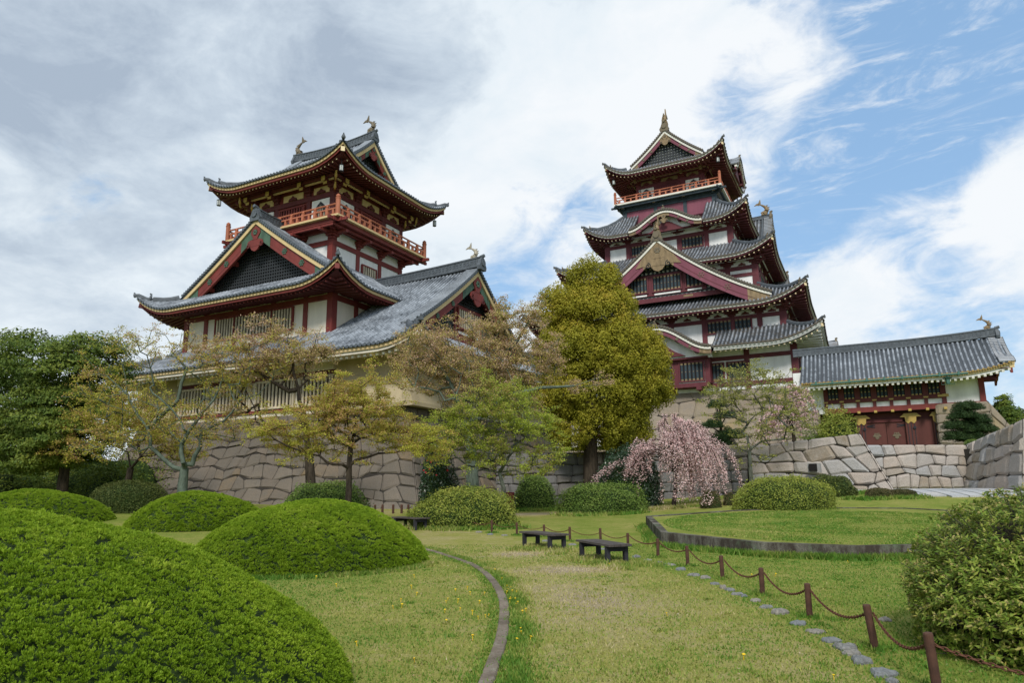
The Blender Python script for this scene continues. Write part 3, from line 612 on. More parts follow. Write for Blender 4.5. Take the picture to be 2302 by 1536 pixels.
# ------------------------------------------------------------------ gables
def gable_end(root, fr, w, prof, st, wall_d, zb, lat=True, board=.55, peg=1.2, wins=None, bulge=False, name='gable', infill=None, voff=.0):
    """everything that closes a gable: tile verge, pale rake board, red bargeboard with fretwork, pendant, gable wall. fr(a,d,z): d=0 at the verge"""
    mb = MB(); verge(mb, prof, w, fr, st, st['sp'], 1.05); vt = mb.build('verge_tiles', root)
    mb = MB(); rake(mb, prof, w, fr, .16, -.10, -.03, .5, st['disc']); rake(mb, prof, w, fr, -.103, -.103-st['bh']*1.25, .0, .35, st['board'])
    rake(mb, prof, w, fr, -.11-st['bh']*1.25, -.11-st['bh']*1.25-board, .16, .34, st['barge'], n=20)
    rake(mb, prof, w, fr, -.12-st['bh']*1.25-board*.62, -.12-st['bh']*1.25-board*.68, .145, .17, st['frame'], n=20)
    o1 = -.115-st['bh']*1.25; o2 = o1-board+.02
    # fretwork ends: plates at the peak and at both feet
    rake(mb, prof, w, fr, o1, o2, .13, .16, st['fret'], 0, st['fretw'], 6); 
    for sg in (-1, 1):
        V = []
        for i in range(6):
            a = w*(.80+.20*i/5)-.02; g = (prof(a+.01)-prof(a-.01))/.02; Lq = sqrt(1+g*g); V.append((a, prof(a)+o1*Lq, prof(a)+o2*Lq))
        for i in range(5): mb.face([fr(sg*V[i][0], .145, V[i][1]), fr(sg*V[i+1][0], .145, V[i+1][1]), fr(sg*V[i+1][0], .145, V[i+1][2]), fr(sg*V[i][0], .145, V[i][2])], st['fret'])
        for q in (.40, .63):                          # flower bosses
            a = w*q; g = (prof(a+.01)-prof(a-.01))/.02; zc = prof(a)+(o1+o2)/2*sqrt(1+g*g)
            for t in range(6): u, v = .14*cos(t*pi/3)*board/.6, .14*sin(t*pi/3)*board/.6; mb.box(sg*a+u-.07, sg*a+u+.07, .09, .16, zc+v-.07, zc+v+.07, st['boss'], fr)
            mb.box(sg*a-.08, sg*a+.08, .07, .16, zc-.08, zc+.08, st['boss'], fr)
    mb.build('bargeboard', root)
    g = MB(); gegyo(g, fr, 0, .05, prof(0)+o1*1.25-board*.35, peg, st['gegyo'], st['boss'])
    for sg in (-1, 1): curl(g, fr, sg*peg*.66, prof(0)+o1*1.25-board*.35-peg*1.32, peg*.2, .03, sg, st['incise'], .03*peg)
    g.build('gable_pendant', root)
    g = MB(); low = lambda a: prof(a)-.3-st['bh']*1.25
    if lat: lattice(g, low, -w*.97, w*.97, zb, fr, wall_d, st['latbar'], st['latback'], st['latp'], st['latw'], w)
    else:
        n = 30; A = [-w*.98+w*1.96*i/n for i in range(n+1)]
        for i in range(n): g.face([fr(A[i], wall_d, zb), fr(A[i+1], wall_d, zb), fr(A[i+1], wall_d, max(zb, low(abs(A[i+1])))), fr(A[i], wall_d, max(zb, low(abs(A[i]))))], infill)
    if wins:
        wz0, wz1, L = wins
        a0, a1 = min(a for a, b in L)-.45, max(b for a, b in L)+.45
        g.box(a0, a1, wall_d-.1, wall_d+.02, wz0-.55, wz1+.35, st['frame'], fr)
        g.box(-w*.9, w*.9, wall_d-.13, wall_d, zb-.1, zb+.5, st['frame'], fr)
        for a, b in L:
            window(root, fr, a, b, wz0, wz1, st, d=wall_d-.13); g.box(a+.1, b-.1, wall_d-.12, wall_d-.08, wz0-.5, wz0-.28, 'plaster', fr)
        for q in (-.35, .25): g.box(w*q-.6, w*q+.6, wall_d-.15, wall_d-.12, zb+.1, zb+.34, 'gold', fr)
    else:
        g.box(-w*.9, w*.9, wall_d-.06, wall_d, zb, zb+.22, st['frame'], fr)
    # soffit of the verge and purlin ends
    for sg in (-1, 1):
        for i in range(12):
            a, b = w*i/12, w*(i+1)/12; g.face([fr(sg*a, .35, low(a)+.1), fr(sg*b, .35, low(b)+.1), fr(sg*b, wall_d+.1, low(b)+.1), fr(sg*a, wall_d+.1, low(a)+.1)], st['frame'])
        for q in (.38, .72):
            a = w*q; g.box(sg*a-.16, sg*a+.16, .3, wall_d, low(a)-.5, low(a)-.12, st['frame'], fr)
    g.build('gable_wall', root)
def dormer(root, fr, w, depth, zb, h, st, p=1.35, board=.6, peg=1.3, wins=None, wall_d=1.3, zbw=None, kara=False, flare=.5, ridge=True, oni=1.3):
    """gable set on a roof slope; fr(a,d,z) with d=0 at its front verge, running 'depth' back into the roof"""
    if kara: prof = lambda a: zb + h*(.5+.5*cos(pi*min(1, abs(a)/w)))**.9 + .10*h*max(0, abs(a)/w-.75)*4*.35
    else: prof = lambda a: zb + h*(1-min(1.2, abs(a)/w))*(1 - .36*(min(1, abs(a)/w))) if abs(a) <= w else zb
    mb = MB(); sp = st['sp']; n = int(depth/sp)
    for sg in (-1, 1):
        for i in range(n):
            d = sp*(i+.5)+.6
            def F(s_, e, sg=sg): return fr(sg*(w*(1-e)), s_, prof(w*(1-e)))
            tile_row(mb, F, d, sp, .0, 1.0, st['tile'], 12, row=i, r=sp*.24)
    # rows measured across the slope need metric uv, so scale is taken from w in the material through real length
    for k_, u in enumerate(mb.uv):
        if u: mb.uv[k_] = [(a, b*w*1.2) for a, b in u]
    mb.build('dormer_tiles', root)
    gable_end(root, fr, w, prof, st, wall_d, zbw if zbw is not None else zb-.2, lat=not kara, board=board, peg=peg, wins=wins, infill='plaster')
    if kara:
        g = MB(); g.plate([(-w*.5, zb-.6), (-w*.32, zb+.0), (-w*.1, zb+h*.35), (w*.1, zb+h*.35), (w*.32, zb), (w*.5, zb-.6)], fr, wall_d-.35, wall_d-.05, st['frame']); g.build('curved_beam', root)
    if ridge:
        r = MB(); topridge(r, fr(0, depth, prof(0)), fr(0, .1, prof(0)), .22 if not kara else .2, .5 if not kara else .4, st['ridge'], .12, oni, st, (0, 1)); r.build('dormer_ridge', root)
    if not kara:
        r = MB()
        for sg in (-1, 1):                            # descending ridge just inside the verge
            r.sweep([fr(sg*w*t, 1.25, prof(w*t)+.04) for t in (.03, .2, .4, .6, .8, .93)], [(q*.8, u*.8) for q, u in RIDGE], st['ridge'])
        r.build('descending_ridge', root)
    return prof

# ------------------------------------------------------------------ styles
ST_T = dict(fretw=.24, tile='tile', disc='disc', board='cream', board2='red', bh=.23, rs=.42, rw=.13, rh=.14, re=.38, rafter='darkred', rend='creamend', soffit='darkred', ridge='ridge', oni=.8, onimat='ridge', sp=.36,
            barge='red', frame='red', fret='green', boss='green', gegyo='red', incise='darkred', latbar='black', latback='void', latp=.27, latw=.11, wall='oldplaster', pw=.42, beam=.42,
            bp=.33, bw=.15, barmat='bar', wf=.12, up=1.6, deck_t=.16, deckedge='cream', under='red', rail='orange')
ST_D = dict(fretw=.15, tile='tile2', disc='disc2', board='white', board2='maroon', bh=.22, rs=.60, rw=.17, rh=.19, re=.3, rafter='maroon', rend='greyend', soffit='darkred', ridge='ridge', oni=.72, onimat='bronze', sp=.47,
            barge='pink', frame='maroon', fret='gold', boss='bronze', gegyo='gold', incise='black', latbar='black', latback='plaster', latp=.52, latw=.27, wall='plaster', pw=.62, beam=.5,
            bp=.47, bw=.24, barmat='slate', tip='gold', wf=.16, up=1.8, deck_t=.24, deckedge='white', under='slate', rail='orange')
def put(d, **k): q = dict(d); q.update(k); return q

# ================================================================== CASTLE TOWER (left)
TU, TV = -43.2, 46.3
T = empty('castle_tower', cloc(TU, TV, 0), ANG, 'smaller castle tower on the left with cream-edged tile roofs and an orange balcony', 'castle tower')
TB = empty('stone_base', cloc(TU+3.35, TV, 0), ANG, 'curved brown granite base under the left castle tower', 'stone wall')
battered_base(TB, 13.65, 10.3, .2, 6.95, 3.3, 'granite', 1.0, .72, seed=3)
P5 = [0, .16, .37, .63, .84, 1]
# ground storey: windows set between pale posts, flared plaster chutes at the corners
C1 = 3.35; hx1, hy1 = 13.65, 10.3
mb = MB(); mb.box(C1-hx1, C1+hx1, -hy1, hy1, 6.9, 11.6, 'oldplaster'); mb.build('wall', T)
tm = MB(); fr = side_fr(0, hy1, C1)
for a0, a1 in ((-13.7, -9.0), (7.4, 13.75)):         # stone-dropping chutes: walls that lean out towards the foot
    fl = MB(); fl.idx([fr(a, d, z) for a in (a0, a1) for d, z in ((-.05, 11.0), (-.05, 9.4), (-.75, 7.15), (-.75, 6.9), (.1, 6.9), (.1, 11.0))], [(0, 1, 2, 3, 4, 5), (11, 10, 9, 8, 7, 6)]+[(i, (i+1) % 6, 6+(i+1) % 6, 6+i) for i in range(6)], 'tan'); fl.build('corner_chute', T)
frr = side_fr(1, hx1, 3.35)
for a0, a1 in ((-11.0, -4.5), (4.5, 10.4)):
    fl = MB(); fl.idx([frr(a, d, z) for a in (a0, a1) for d, z in ((-.05, 11.0), (-.05, 9.4), (-.75, 7.15), (-.75, 6.9), (.1, 6.9), (.1, 11.0))], [(0, 1, 2, 3, 4, 5), (11, 10, 9, 8, 7, 6)]+[(i, (i+1) % 6, 6+(i+1) % 6, 6+i) for i in range(6)], 'tan'); fl.build('corner_chute', T)
tm.box(-8.95, 7.35, -.14, .05, 9.55, 9.9, 'darkred', fr); tm.box(-8.95, 7.35, -.3, .05, 9.9, 10.75, 'oldplaster', fr); tm.box(-8.95, 7.35, -.12, .04, 7.2, 7.42, 'red', fr)
tm.build('timber_frame', T); tm = MB(); tm.box(-4.4, 4.4, -.13, .04, 9.5, 9.9, 'darkred', frr); tm.build('timber_frame', T)
st1 = put(ST_T, frame='bar', wf=.16, bp=.36, bw=.17)
for a0, a1 in ((-8.6, -5.4), (-4.6, -.9), (-.1, 3.5), (4.3, 7.1)): window(T, fr, a0, a1, 7.62, 9.42, st1, d=-.06)
for a0, a1 in ((-3.6, -.3), (.4, 3.6)): window(T, frr, a0, a1, 7.62, 9.42, st1, d=-.06)
R1 = Roof(T, 16.15, 12.8, 10.75, .50, .0127, 1.0, 3.6, 3.2, .36, put(ST_T, board2='oldplaster', rafter='oldplaster', rend='white', soffit='oldplaster', rw=.2, rh=.2, rs=.5), cx=C1, gable='x', end=3.4, Er=2.55)
prof1 = lambda a: R1.Z(12.8-abs(a), 99)
for k in (1, 3): gable_end(T, side_fr(k, hx1-.85, C1), 9.0, prof1, ST_T, 1.0, 13.1, lat=True, board=.6, peg=1.35, wins=(14.2, 15.7, [(-1.7, 1.7)]) if k == 1 else None)
r = MB(); zr_ = R1.Z(12.8, 99); topridge(r, (C1-13.0, 0, zr_), (C1+13.1, 0, zr_), .26, .8, 'ridge', .35, 1.15, ST_T)
r.build('main_ridge', T); shachi('ridge_fish', T, (C1+12.4, 0, zr_+1.05), (1, 0, 0), 1.2, 'bone')
# second storey
wall(T, 8.25, 8.3, 12.6, 16.25, ST_T, (P5, {1: [(.38, 1.0)], 2: [(0.02, .98)], 3: [(0, .62)]}), (P5, {}), wz=(13.95, 15.65), name='wall', brk=dict(w=1.5, h=.62, mat='darkred', out=.8, cream='oldplaster'))
ST_T2 = put(ST_T, fretw=.2)
R2 = Roof(T, 11.05, 11.0, 16.5, .57, .0080, 1.45, 4.2, 2.75, .36, put(ST_T, rend='red'), gable='y', end=2.3)
prof2 = lambda a: R2.Z(11.05-abs(a), 99)
for k in (0, 2): gable_end(T, side_fr(k, 8.75), 8.3, prof2, ST_T2, 1.15, 17.75, board=.86, peg=1.15)
z2 = R2.Z(11.05, 99)
for sg in (-1, 1):
    r = MB(); topridge(r, (0, sg*4.6, z2), (0, sg*8.75, z2), .26, .8, 'ridge', .15, 1.2, ST_T, (0, 1)); r.build('main_ridge', T)
# third storey, balcony, top room
P3 = [0, .34, .66, 1]
wall(T, 4.7, 4.75, 17.5, 22.4, put(ST_T, wall='plaster', up=.9), (P3, {1: [(.2, .8)]}), (P3, {1: [(.2, .8)]}), wz=(19.2, 21.2), brk=dict(w=.9, h=.7, mat='red', out=1.5))
balcony(T, 6.65, 6.35, 23.80, ST_T, 1.35)
wall(T, 4.7, 4.75, 23.6, 26.75, put(ST_T, wall='red', frame='darkred', up=1.6), ([0, .3, .7, 1], {}), None, brk=dict(w=.9, h=.85, mat='darkred', out=1.3, gold='brass', cream='cream'))
for k in range(4):
    fr = side_fr(k, 4.75 if k % 2 == 0 else 4.7)
    for a in (-3.3, 3.3):
        g = MB(); g.box(a-1.0, a+1.0, -.1, .0, 23.8, 26.25, 'plaster', fr); g.build('white_panel', T); katomado(T, fr, a, 23.95, 1.45, 2.1, ST_T, d=-.1)
    window(T, fr, -1.4, 1.4, 24.2, 26.0, put(ST_T, barmat='red', bp=.3), d=-.08)
R3 = Roof(T, 7.95, 7.5, 28.1, .42, .042, 1.25, 4.0, 3.1, .36, ST_T, gable='x', end=3.1)
prof3 = lambda a: R3.Z(7.5-abs(a), 99)
for k in (1, 3): gable_end(T, side_fr(k, 4.95), 4.4, prof3, put(ST_T, fret='green'), .8, 30.3, board=.42, peg=.75)
r = MB(); z3 = R3.Z(7.5, 99); topridge(r, (-5.0, 0, z3), (5.0, 0, z3), .24, .75, 'ridge', .3, 1.0, ST_T)
r.build('main_ridge', T)
shachi('ridge_fish', T, (4.55, 0, z3+1.0), (1, 0, 0), 1.5, 'bronze'); shachi('ridge_fish', T, (-4.55, 0, z3+1.0), (-1, 0, 0), 1.5, 'bronze')
# brackets with gilt ends under the front corner
for sx, sy in ((1, -1), (-1, -1), (1, 1)):
    g = MB()
    for q in range(2):
        x, y = sx*(4.9+.75*q), sy*(4.95+.75*q); g.beam((sx*4.5, sy*4.5, 26.6+.5*q), (x+sx*.3, y+sy*.3, 26.9+.5*q), .25, .3, 'darkred')
        for d in ((1, -1), (-1, 1)): g.tube([(x, y, 26.75+.5*q), (x+d[0]*.35, y+d[1]*.35, 26.8+.5*q), (x+d[0]*.6, y+d[1]*.6, 27.15+.5*q)], [.1, .12, .05], 'brass', 6)
    g.build('corner_bracket', T)
for (sx, sy), lb in (((1, -1), 'white box lantern hung under the front corner of the left tower\'s top roof'), ((-1, -1), 'white box lantern hung under the far left corner of the left tower\'s top roof'), ((1, 1), 'white box lantern hung under the right corner of the left tower\'s top roof')):
    hang_lantern(cloc(TU+sx*7.2, TV+sy*6.75, 27.75), .62, lb, 'lanterns at the eave corners')

# ================================================================== CASTLE KEEP (right)
DU, DV = -22.9, 101.2
K = empty('castle_keep', cloc(DU, DV, 0), ANG, 'tall five-tiered castle keep with crimson timbers and white walls on the right', 'castle keep')
KB = empty('stone_base', cloc(DU, DV, 0), ANG, 'pale tan block base under the tall castle keep', 'stone wall')
battered_base(KB, 16.45, 16.6, 2.5, 13.15, 4.2, 'granite2', 2.2, 1.6, seed=11, sides=(0, 1))
def dp(*xs): return list(xs)
bD = lambda **k: dict(dict(w=2.2, h=.8, mat='darkred', out=1.1, cream='plaster'), **k)
fr0 = side_fr(0, 16.6)
wall(K, 16.4, 16.6, 13.1, 17.25, put(ST_D, sill=1, up=1.6), ([0, .17, .30, .43, .56, .665, .83, 1], {4: [(.1, .95)], 5: [(.08, .48), (.58, .98)]}), ([0, .2, .4, .6, .8, 1], {0: [(.3, .9)]}), wz=(14.35, 16.4), plinth=.95)
RD1 = Roof(K, 19.6, 19.6, 18.1, .58, .02, 1.9, 6.0, 4.2, .47, put(ST_D, board='plaster', board2='plaster', rafter='plaster', rend='greyend', soffit='plaster'), Er=3.2, holes={0: [(-5.9, 7.3)]})
dormer(K, lambda a, d, z: (.7+a, -20.0+d, z), 6.6, 4.6, 18.0, 3.1, put(ST_D, latback='plaster'), kara=True, board=.5, peg=.9, wall_d=1.4, zbw=17.0, oni=.85)
# projecting bay below the curved gable
bay = MB(); bay.box(-4.9, 6.3, -18.0, -16.6, 13.9, 18.2, 'plaster'); bay.box(-5.1, 6.5, -18.12, -16.6, 13.6, 14.1, 'maroon'); bay.box(-5.1, 6.5, -18.12, -16.6, 16.75, 17.15, 'maroon'); bay.box(-5.2, 6.6, -18.2, -16.6, 18.0, 18.35, 'maroon')
for x in (-5.0, -1.2, 2.6, 6.4): bay.box(x-.3, x+.3, -18.1, -16.6, 14.0, 18.1, 'maroon')
bay.build('projecting_bay', K)
for a0, a1 in ((-4.5, -1.7), (-.7, 2.1), (3.1, 5.9)): window(K, side_fr(0, 18.0), a0, a1, 14.4, 16.6, ST_D, d=-.06)
for x in (-2, 5.3): 
    g = MB(); g.box(x-.3, x+.3, -18.3, -16.6, 13.2, 13.6, 'maroon'); g.build('bay_bracket', K)
PD2 = [0, .10, .21, .32, .43, .555, .69, .80, .905, 1]
wall(K, 15.45, 15.6, 19.2, 22.35, ST_D, (PD2, {1: [(.1, .9)], 2: [(.1, .9)], 6: [(.12, .98)], 7: [(.08, .68)]}), ([0, .2, .4, .6, .8, 1], {0: [(.2, .8)], 2: [(.2, .8)]}), wz=(20.5, 21.95), brk=bD())
RD2 = Roof(K, 18.2, 18.3, 23.25, .54, .012, 2.0, 6.0, 6.1, .47, ST_D, Er=2.7)
wall(K, 12.3, 12.3, 25.4, 29.7, ST_D, ([0, .15, .3, .5, .7, .85, 1], {}), ([0, .25, .5, .75, 1], {0: [(.2, .8)]}), wz=(27.3, 28.9), brk=bD(), mid=[28.5])
RD3 = Roof(K, 14.7, 14.7, 30.75, .52, .02, 1.9, 5.5, 5.7, .47, ST_D, Er=2.4)
PD4 = [0, .19, .40, .60, .81, 1]
wall(K, 9.05, 9.1, 33.0, 36.6, ST_D, (PD4, {1: [(.14, .86)], 3: [(.1, .86)]}), ([0, .25, .5, .75, 1], {}), wz=(34.55, 36.0), brk=bD(h=.6, w=1.9))
RD4 = Roof(K, 11.5, 11.5, 37.35, .74, .035, 2.0, 4.8, 4.75, .47, ST_D, Er=2.45, holes={0: [(-4.6, 5.6)]})
dormer(K, lambda a, d, z: (.5+a, -12.0+d, z), 5.1, 4.4, 37.45, 2.15, put(ST_D), kara=True, board=.42, peg=.7, wall_d=1.3, zbw=36.9, oni=.75)
g = MB(); g.box(-3.4, 4.4, -9.3, -9.0, 36.6, 38.6, 'plaster'); g.build('white_panel', K)
# crimson storey and balcony
wall(K, 6.8, 6.8, 40.2, 42.75, put(ST_D, wall='pink', frame='slate', pw=.5, beam=.3, up=.5), ([0, .36, .68, 1], {}), None, brk=dict(w=1.1, h=.5, mat='slate', out=.9, gold='gold'))
balcony(K, 7.9, 8.1, 43.6, ST_D, 1.75, rail=1.05, cph=2.0)
wall(K, 5.0, 5.3, 43.6, 46.85, put(ST_D, wall='maroon', frame='maroon', up=1.2), ([0, .3, .7, 1], {}), None, brk=dict(w=1.4, h=.8, mat='darkred', out=1.4, gold='gold', cream='gold'))
for k in range(4):
    fr = side_fr(k, 5.3 if k % 2 == 0 else 5.0)
    for a in (-3.55, 3.55):
        g = MB(); g.box(a-1.15, a+1.15, -.1, 0, 43.8, 46.45, 'plaster', fr); g.build('white_panel', K); katomado(K, fr, a, 44.1, 1.7, 2.15, put(ST_D, whitein=1), d=-.1)
    window(K, fr, -1.5, 1.5, 44.3, 46.1, put(ST_D, barmat='maroon', tip=None, bp=.35), d=-.08)
RD5 = Roof(K, 8.7, 9.3, 47.7, .50, .032, 2.0, 4.2, 3.7, .47, ST_D, gable='y', end=2.6)
prof5 = lambda a: RD5.Z(8.7-abs(a), 99)
for k in (0, 2): gable_end(K, side_fr(k, 6.75), 5.4, prof5, put(ST_D, fret='gold', latp=.42, latw=.20), .9, 49.45, board=.5, peg=1.0)
r = MB(); z5 = RD5.Z(8.7, 99); topridge(r, (0, -6.7, z5), (0, 6.7, z5), .28, .8, 'ridge', .3, 1.5, ST_D)
r.build('main_ridge', K); shachi('ridge_fish', K, (0, -6.2, z5+.9), (0, -1, 0), 2.6, 'gold'); shachi('ridge_fish', K, (0, 6.2, z5+.9), (0, 1, 0), 2.6, 'gold')
# big gable on the second tier, small ones on the right flank
WG = 13.4
dormer(K, lambda a, d, z: (.9+a, -17.75+d, z), WG, 9.2, 24.35, 9.15, put(ST_D, latp=.56, latw=.27), board=1.35, peg=2.0, wall_d=1.5, zbw=25.4,
       wins=(26.75, 28.7, [(-4.2, -1.9), (-1.1, 2.5), (3.2, 5.2)]), oni=1.6)
g = MB(); frg = lambda a, d, z: (.9+a, -17.75+d, z)
g.plate([(-2.1, 31.0), (0, 32.4), (2.1, 31.0), (3.0, 29.7), (2.0, 29.9), (1.2, 29.7), (-1.2, 29.7), (-2.0, 29.9), (-3.0, 29.7)], frg, .07, .13, 'gold'); g.build('gilt_fretwork', K)
shachi('ridge_fish', K, (.9, -17.3, 34.0), (0, -1, 0), 2.5, 'gold')
frs = side_fr(1, 12.9); dormer(K, lambda a, d, z: frs(a+.5, d-.4, z), 7.4, 5.5, 32.2, 8.3, ST_D, board=.7, peg=1.4, wall_d=1.2, oni=1.2); shachi('ridge_fish', K, (12.4, .5, 41.1), (1, 0, 0), 2.1, 'gold')
frs2 = side_fr(1, 14.6); dormer(K, lambda a, d, z: frs2(a, d-.2, z), 6.4, 5.5, 24.9, 5.9, ST_D, board=.6, peg=1.2, wall_d=1.1, oni=1.2)
frs3 = side_fr(1, 9.6); dormer(K, lambda a, d, z: frs3(a, d, z), 3.8, 2.6, 47.9, 2.4, ST_D, kara=True, board=.35, peg=.7, wall_d=.9, oni=.9)
frs4 = side_fr(1, 20.3); dormer(K, lambda a, d, z: frs4(a, d, z), 4.6, 4.0, 18.1, 2.6, ST_D, kara=True, board=.35, peg=.7, wall_d=.9, oni=.9)
for (sx, sy), lb in (((1, -1), 'small white lantern hung at the front right eave corner of the tall keep\'s top roof'), ((-1, -1), 'small white lantern hung at the front left eave corner of the tall keep\'s top roof'), ((1, 1), 'small white lantern hung at the back right eave corner of the tall keep\'s top roof')):
    hang_lantern(cloc(DU+sx*7.7, DV+sy*8.3, 47.5), .8, lb, 'lanterns at the eave corners')

# ================================================================== GATEHOUSE (far right)
GX, GY = 0.0, 78.5
G = empty('gatehouse', cloc(GX, GY, 0), ANG, 'long low gatehouse with ribbed grey roof, blue-barred windows and red double doors', 'gatehouse')
ST_G = put(ST_T, board='cream', board2='plaster', rafter='plaster', rend='white', soffit='plaster', rs=.5, rw=.2, rh=.2, re=.12, frame='darkred', wall='plaster', sp=.40, tile='tile', disc='yellowend', barge='red', barmat='slate', bp=.36, bw=.16, tip='brass', oni=.6, onimat='ridge', wf=.1)
gm = MB(); gm.box(-6.4, 9.9, -2.55, 2.6, 8.8, 13.2, 'plaster'); gm.build('wall', G)
tm = MB(); fr = side_fr(0, 2.6)
tm.box(-3.6, 10.05, -.16, .05, 8.75, 9.25, 'red', fr); tm.box(-3.6, 6.7, -.12, .05, 9.75, 10.05, 'darkred', fr)
for i in range(8): a = -3.5+i*1.455; tm.box(a-.15, a+.15, -.15, .05, 9.25, 11.8, 'darkred', fr)
tm.box(9.55, 10.0, -.14, .05, 9.25, 11.8, 'red', fr); tm.box(6.55, 6.9, -.17, .05, 9.25, 11.9, 'darkred', fr); tm.box(-6.4, -3.3, -.1, .05, 11.5, 11.9, 'plaster', fr)
tm.build('timber_frame', G)
for i in range(7): a = -3.5+i*1.455; window(G, fr, a+.24, a+1.22, 10.15, 11.35, put(ST_G, tip='brass', tiph=.11), d=-.06)
g = MB(); 
for i in range(8): a = -3.5+i*1.455; g.box(a-.13, a+.13, -.6, -.16, 8.62, 8.84, 'cream', fr); g.box(a-.13, a+.13, -.62, -.6, 8.62, 8.84, 'brass', fr); g.box(a-.2, a+.2, -.17, -.15, 9.84, 9.98, 'brass', fr)
g.box(6.2, 7.1, -.2, -.17, 9.85, 10.1, 'brass', fr); g.build('gilt_fitting', G)
def gzq(e, d): 
    return 11.75+.62*e+.035*e*e+(.75*((5-max(0, d))/5)**2.2*max(0, 1-e/6) if d < 5 else 0)
fG = lambda s_, e: (s_, -4.7+e, gzq(e, 12.1-s_)); fGb = lambda s_, e: (s_, 4.7-e, gzq(e, 12.1-s_))
t = MB(); n = int(18.6/.40)
for i in range(n):
    s_ = -6.4+.4*(i+.5)
    if s_ < -5.5: continue
    tile_row(t, fG, s_, .4, -.1, 4.7, 'tile', 14, row=i); disc(t, (s_, -4.8, fG(s_, -.1)[2]+.03), (0, -1, 0), .11, .05, 'yellowend'); disc(t, (s_+.2, -4.79, fG(s_, -.1)[2]), (0, -1, 0), .08, .02, 'yellowend', 6)
    if i % 2 == 0: tile_row(t, fGb, s_+.2, .8, -.1, 4.7, 'tile', 6, row=i)
t.build('roof_tiles', G)
eb = MB(); path = [(s_, gzq(0, 12.1-s_)) for s_ in np.linspace(-5.5, 12.2, 40)]
for (y0, y1, o0, o1, mt) in ((-4.7, -4.4, -.04, -.1, 'yellowend'), (-4.66, -4.3, -.103, -.27, 'cream'), (-4.5, -4.2, -.273, -.5, 'plaster')):
    V = [(x, yy, z+o) for x, z in path for yy, o in ((y0, o0), (y1, o0), (y1, o1), (y0, o1))]
    eb.idx(V, [(i*4+j, i*4+(j+1) % 4, i*4+4+(j+1) % 4, i*4+4+j) for i in range(39) for j in range(4)]+[(3, 2, 1, 0), (156, 157, 158, 159)], mt)
for i in range(40): s_ = -6.2+.46*i; z = gzq(0, 12.1-s_)-.52; eb.beam((s_, -4.62, z-.1), (s_, -2.5, z+.25), .2, .2, 'white')
for i in range(20): eb.face([(-6.4+i*.925, -4.3, gzq(0, 18.5-i*.925)-.45), (-5.475+i*.925, -4.3, gzq(0, 17.6-i*.925)-.45), (-5.475+i*.925, -2.5, 12.0), (-6.4+i*.925, -2.5, 12.0)], 'plaster')
eb.build('eave_board', G)
profG = lambda a: gzq(4.7-abs(a), 99)
gable_end(G, lambda a, d, z: (12.15-d, a, z+(.55 if abs(a) > 4 else .55*(abs(a)/4)**3)), 4.6, profG, put(ST_G, disc='disc'), 2.1, 11.6, lat=False, infill='plaster', board=.4, peg=.9)
g = MB(); topridge(g, (-6.4, 0, gzq(4.7, 99)), (11.9, 0, gzq(4.7, 99)), .24, .75, 'ridge', .35, 1.1, ST_G, (0, 1)); g.build('main_ridge', G); shachi('ridge_fish', G, (11.2, 0, gzq(4.7, 99)+1.0), (1, 0, 0), 1.25, 'gold')
# recessed gate front: lintel, posts, doors
g = MB(); g.box(-4.2, 6.0, -2.5, 2.4, 8.7, 8.81, 'void'); g.box(-4.2, 6.0, -1.2, 2.4, 4.0, 8.75, 'void'); g.box(-4.2, 6.0, -1.5, -1.2, 7.9, 8.75, 'darkred'); g.build('gate_recess', G)
def gatepost(a, w):
    p = MB(); p.box(a-w/2, a+w/2, -2.05, -1.5, 3.9, 8.6, 'gatered')
    for q in (-.3, 0, .3): p.box(a+q*w-.03, a+q*w+.03, -2.08, -2.05, 4.5, 7.7, 'iron')
    o = p.build('gate_post', G); q = MB()
    q.plate([(a-w*.55, 8.5), (a-w*.95, 8.15), (a-w*.52, 8.15), (a-w*.47, 7.7), (a-w*.25, 7.5), (a, 7.7), (a+w*.25, 7.5), (a+w*.47, 7.7), (a+w*.52, 8.15), (a+w*.95, 8.15), (a+w*.55, 8.5)], lambda x, d, z: (x, -2.06-d, z), .0, .06, 'brass')
    q.build('gilt_cap', o); q = MB(); q.box(a-w*.53, a+w*.53, -2.14, -2.06, 3.9, 4.5, 'iron')
    for i in range(3): x = a+(i-1)*w*.35; q.plate([(x-w*.17, 4.5), (x+w*.17, 4.5), (x, 4.7)], lambda x_, d, z: (x_, -2.14+d, z), 0, .08, 'iron')
    for z in (4.95, 7.1): disc(q, (a+w*.28, -2.06, z), (0, -1, 0), .14, .12, 'iron', 10)
    q.build('iron_fitting', o)
gatepost(-.5, .9); gatepost(3.8, .95); gatepost(5.95, .6)
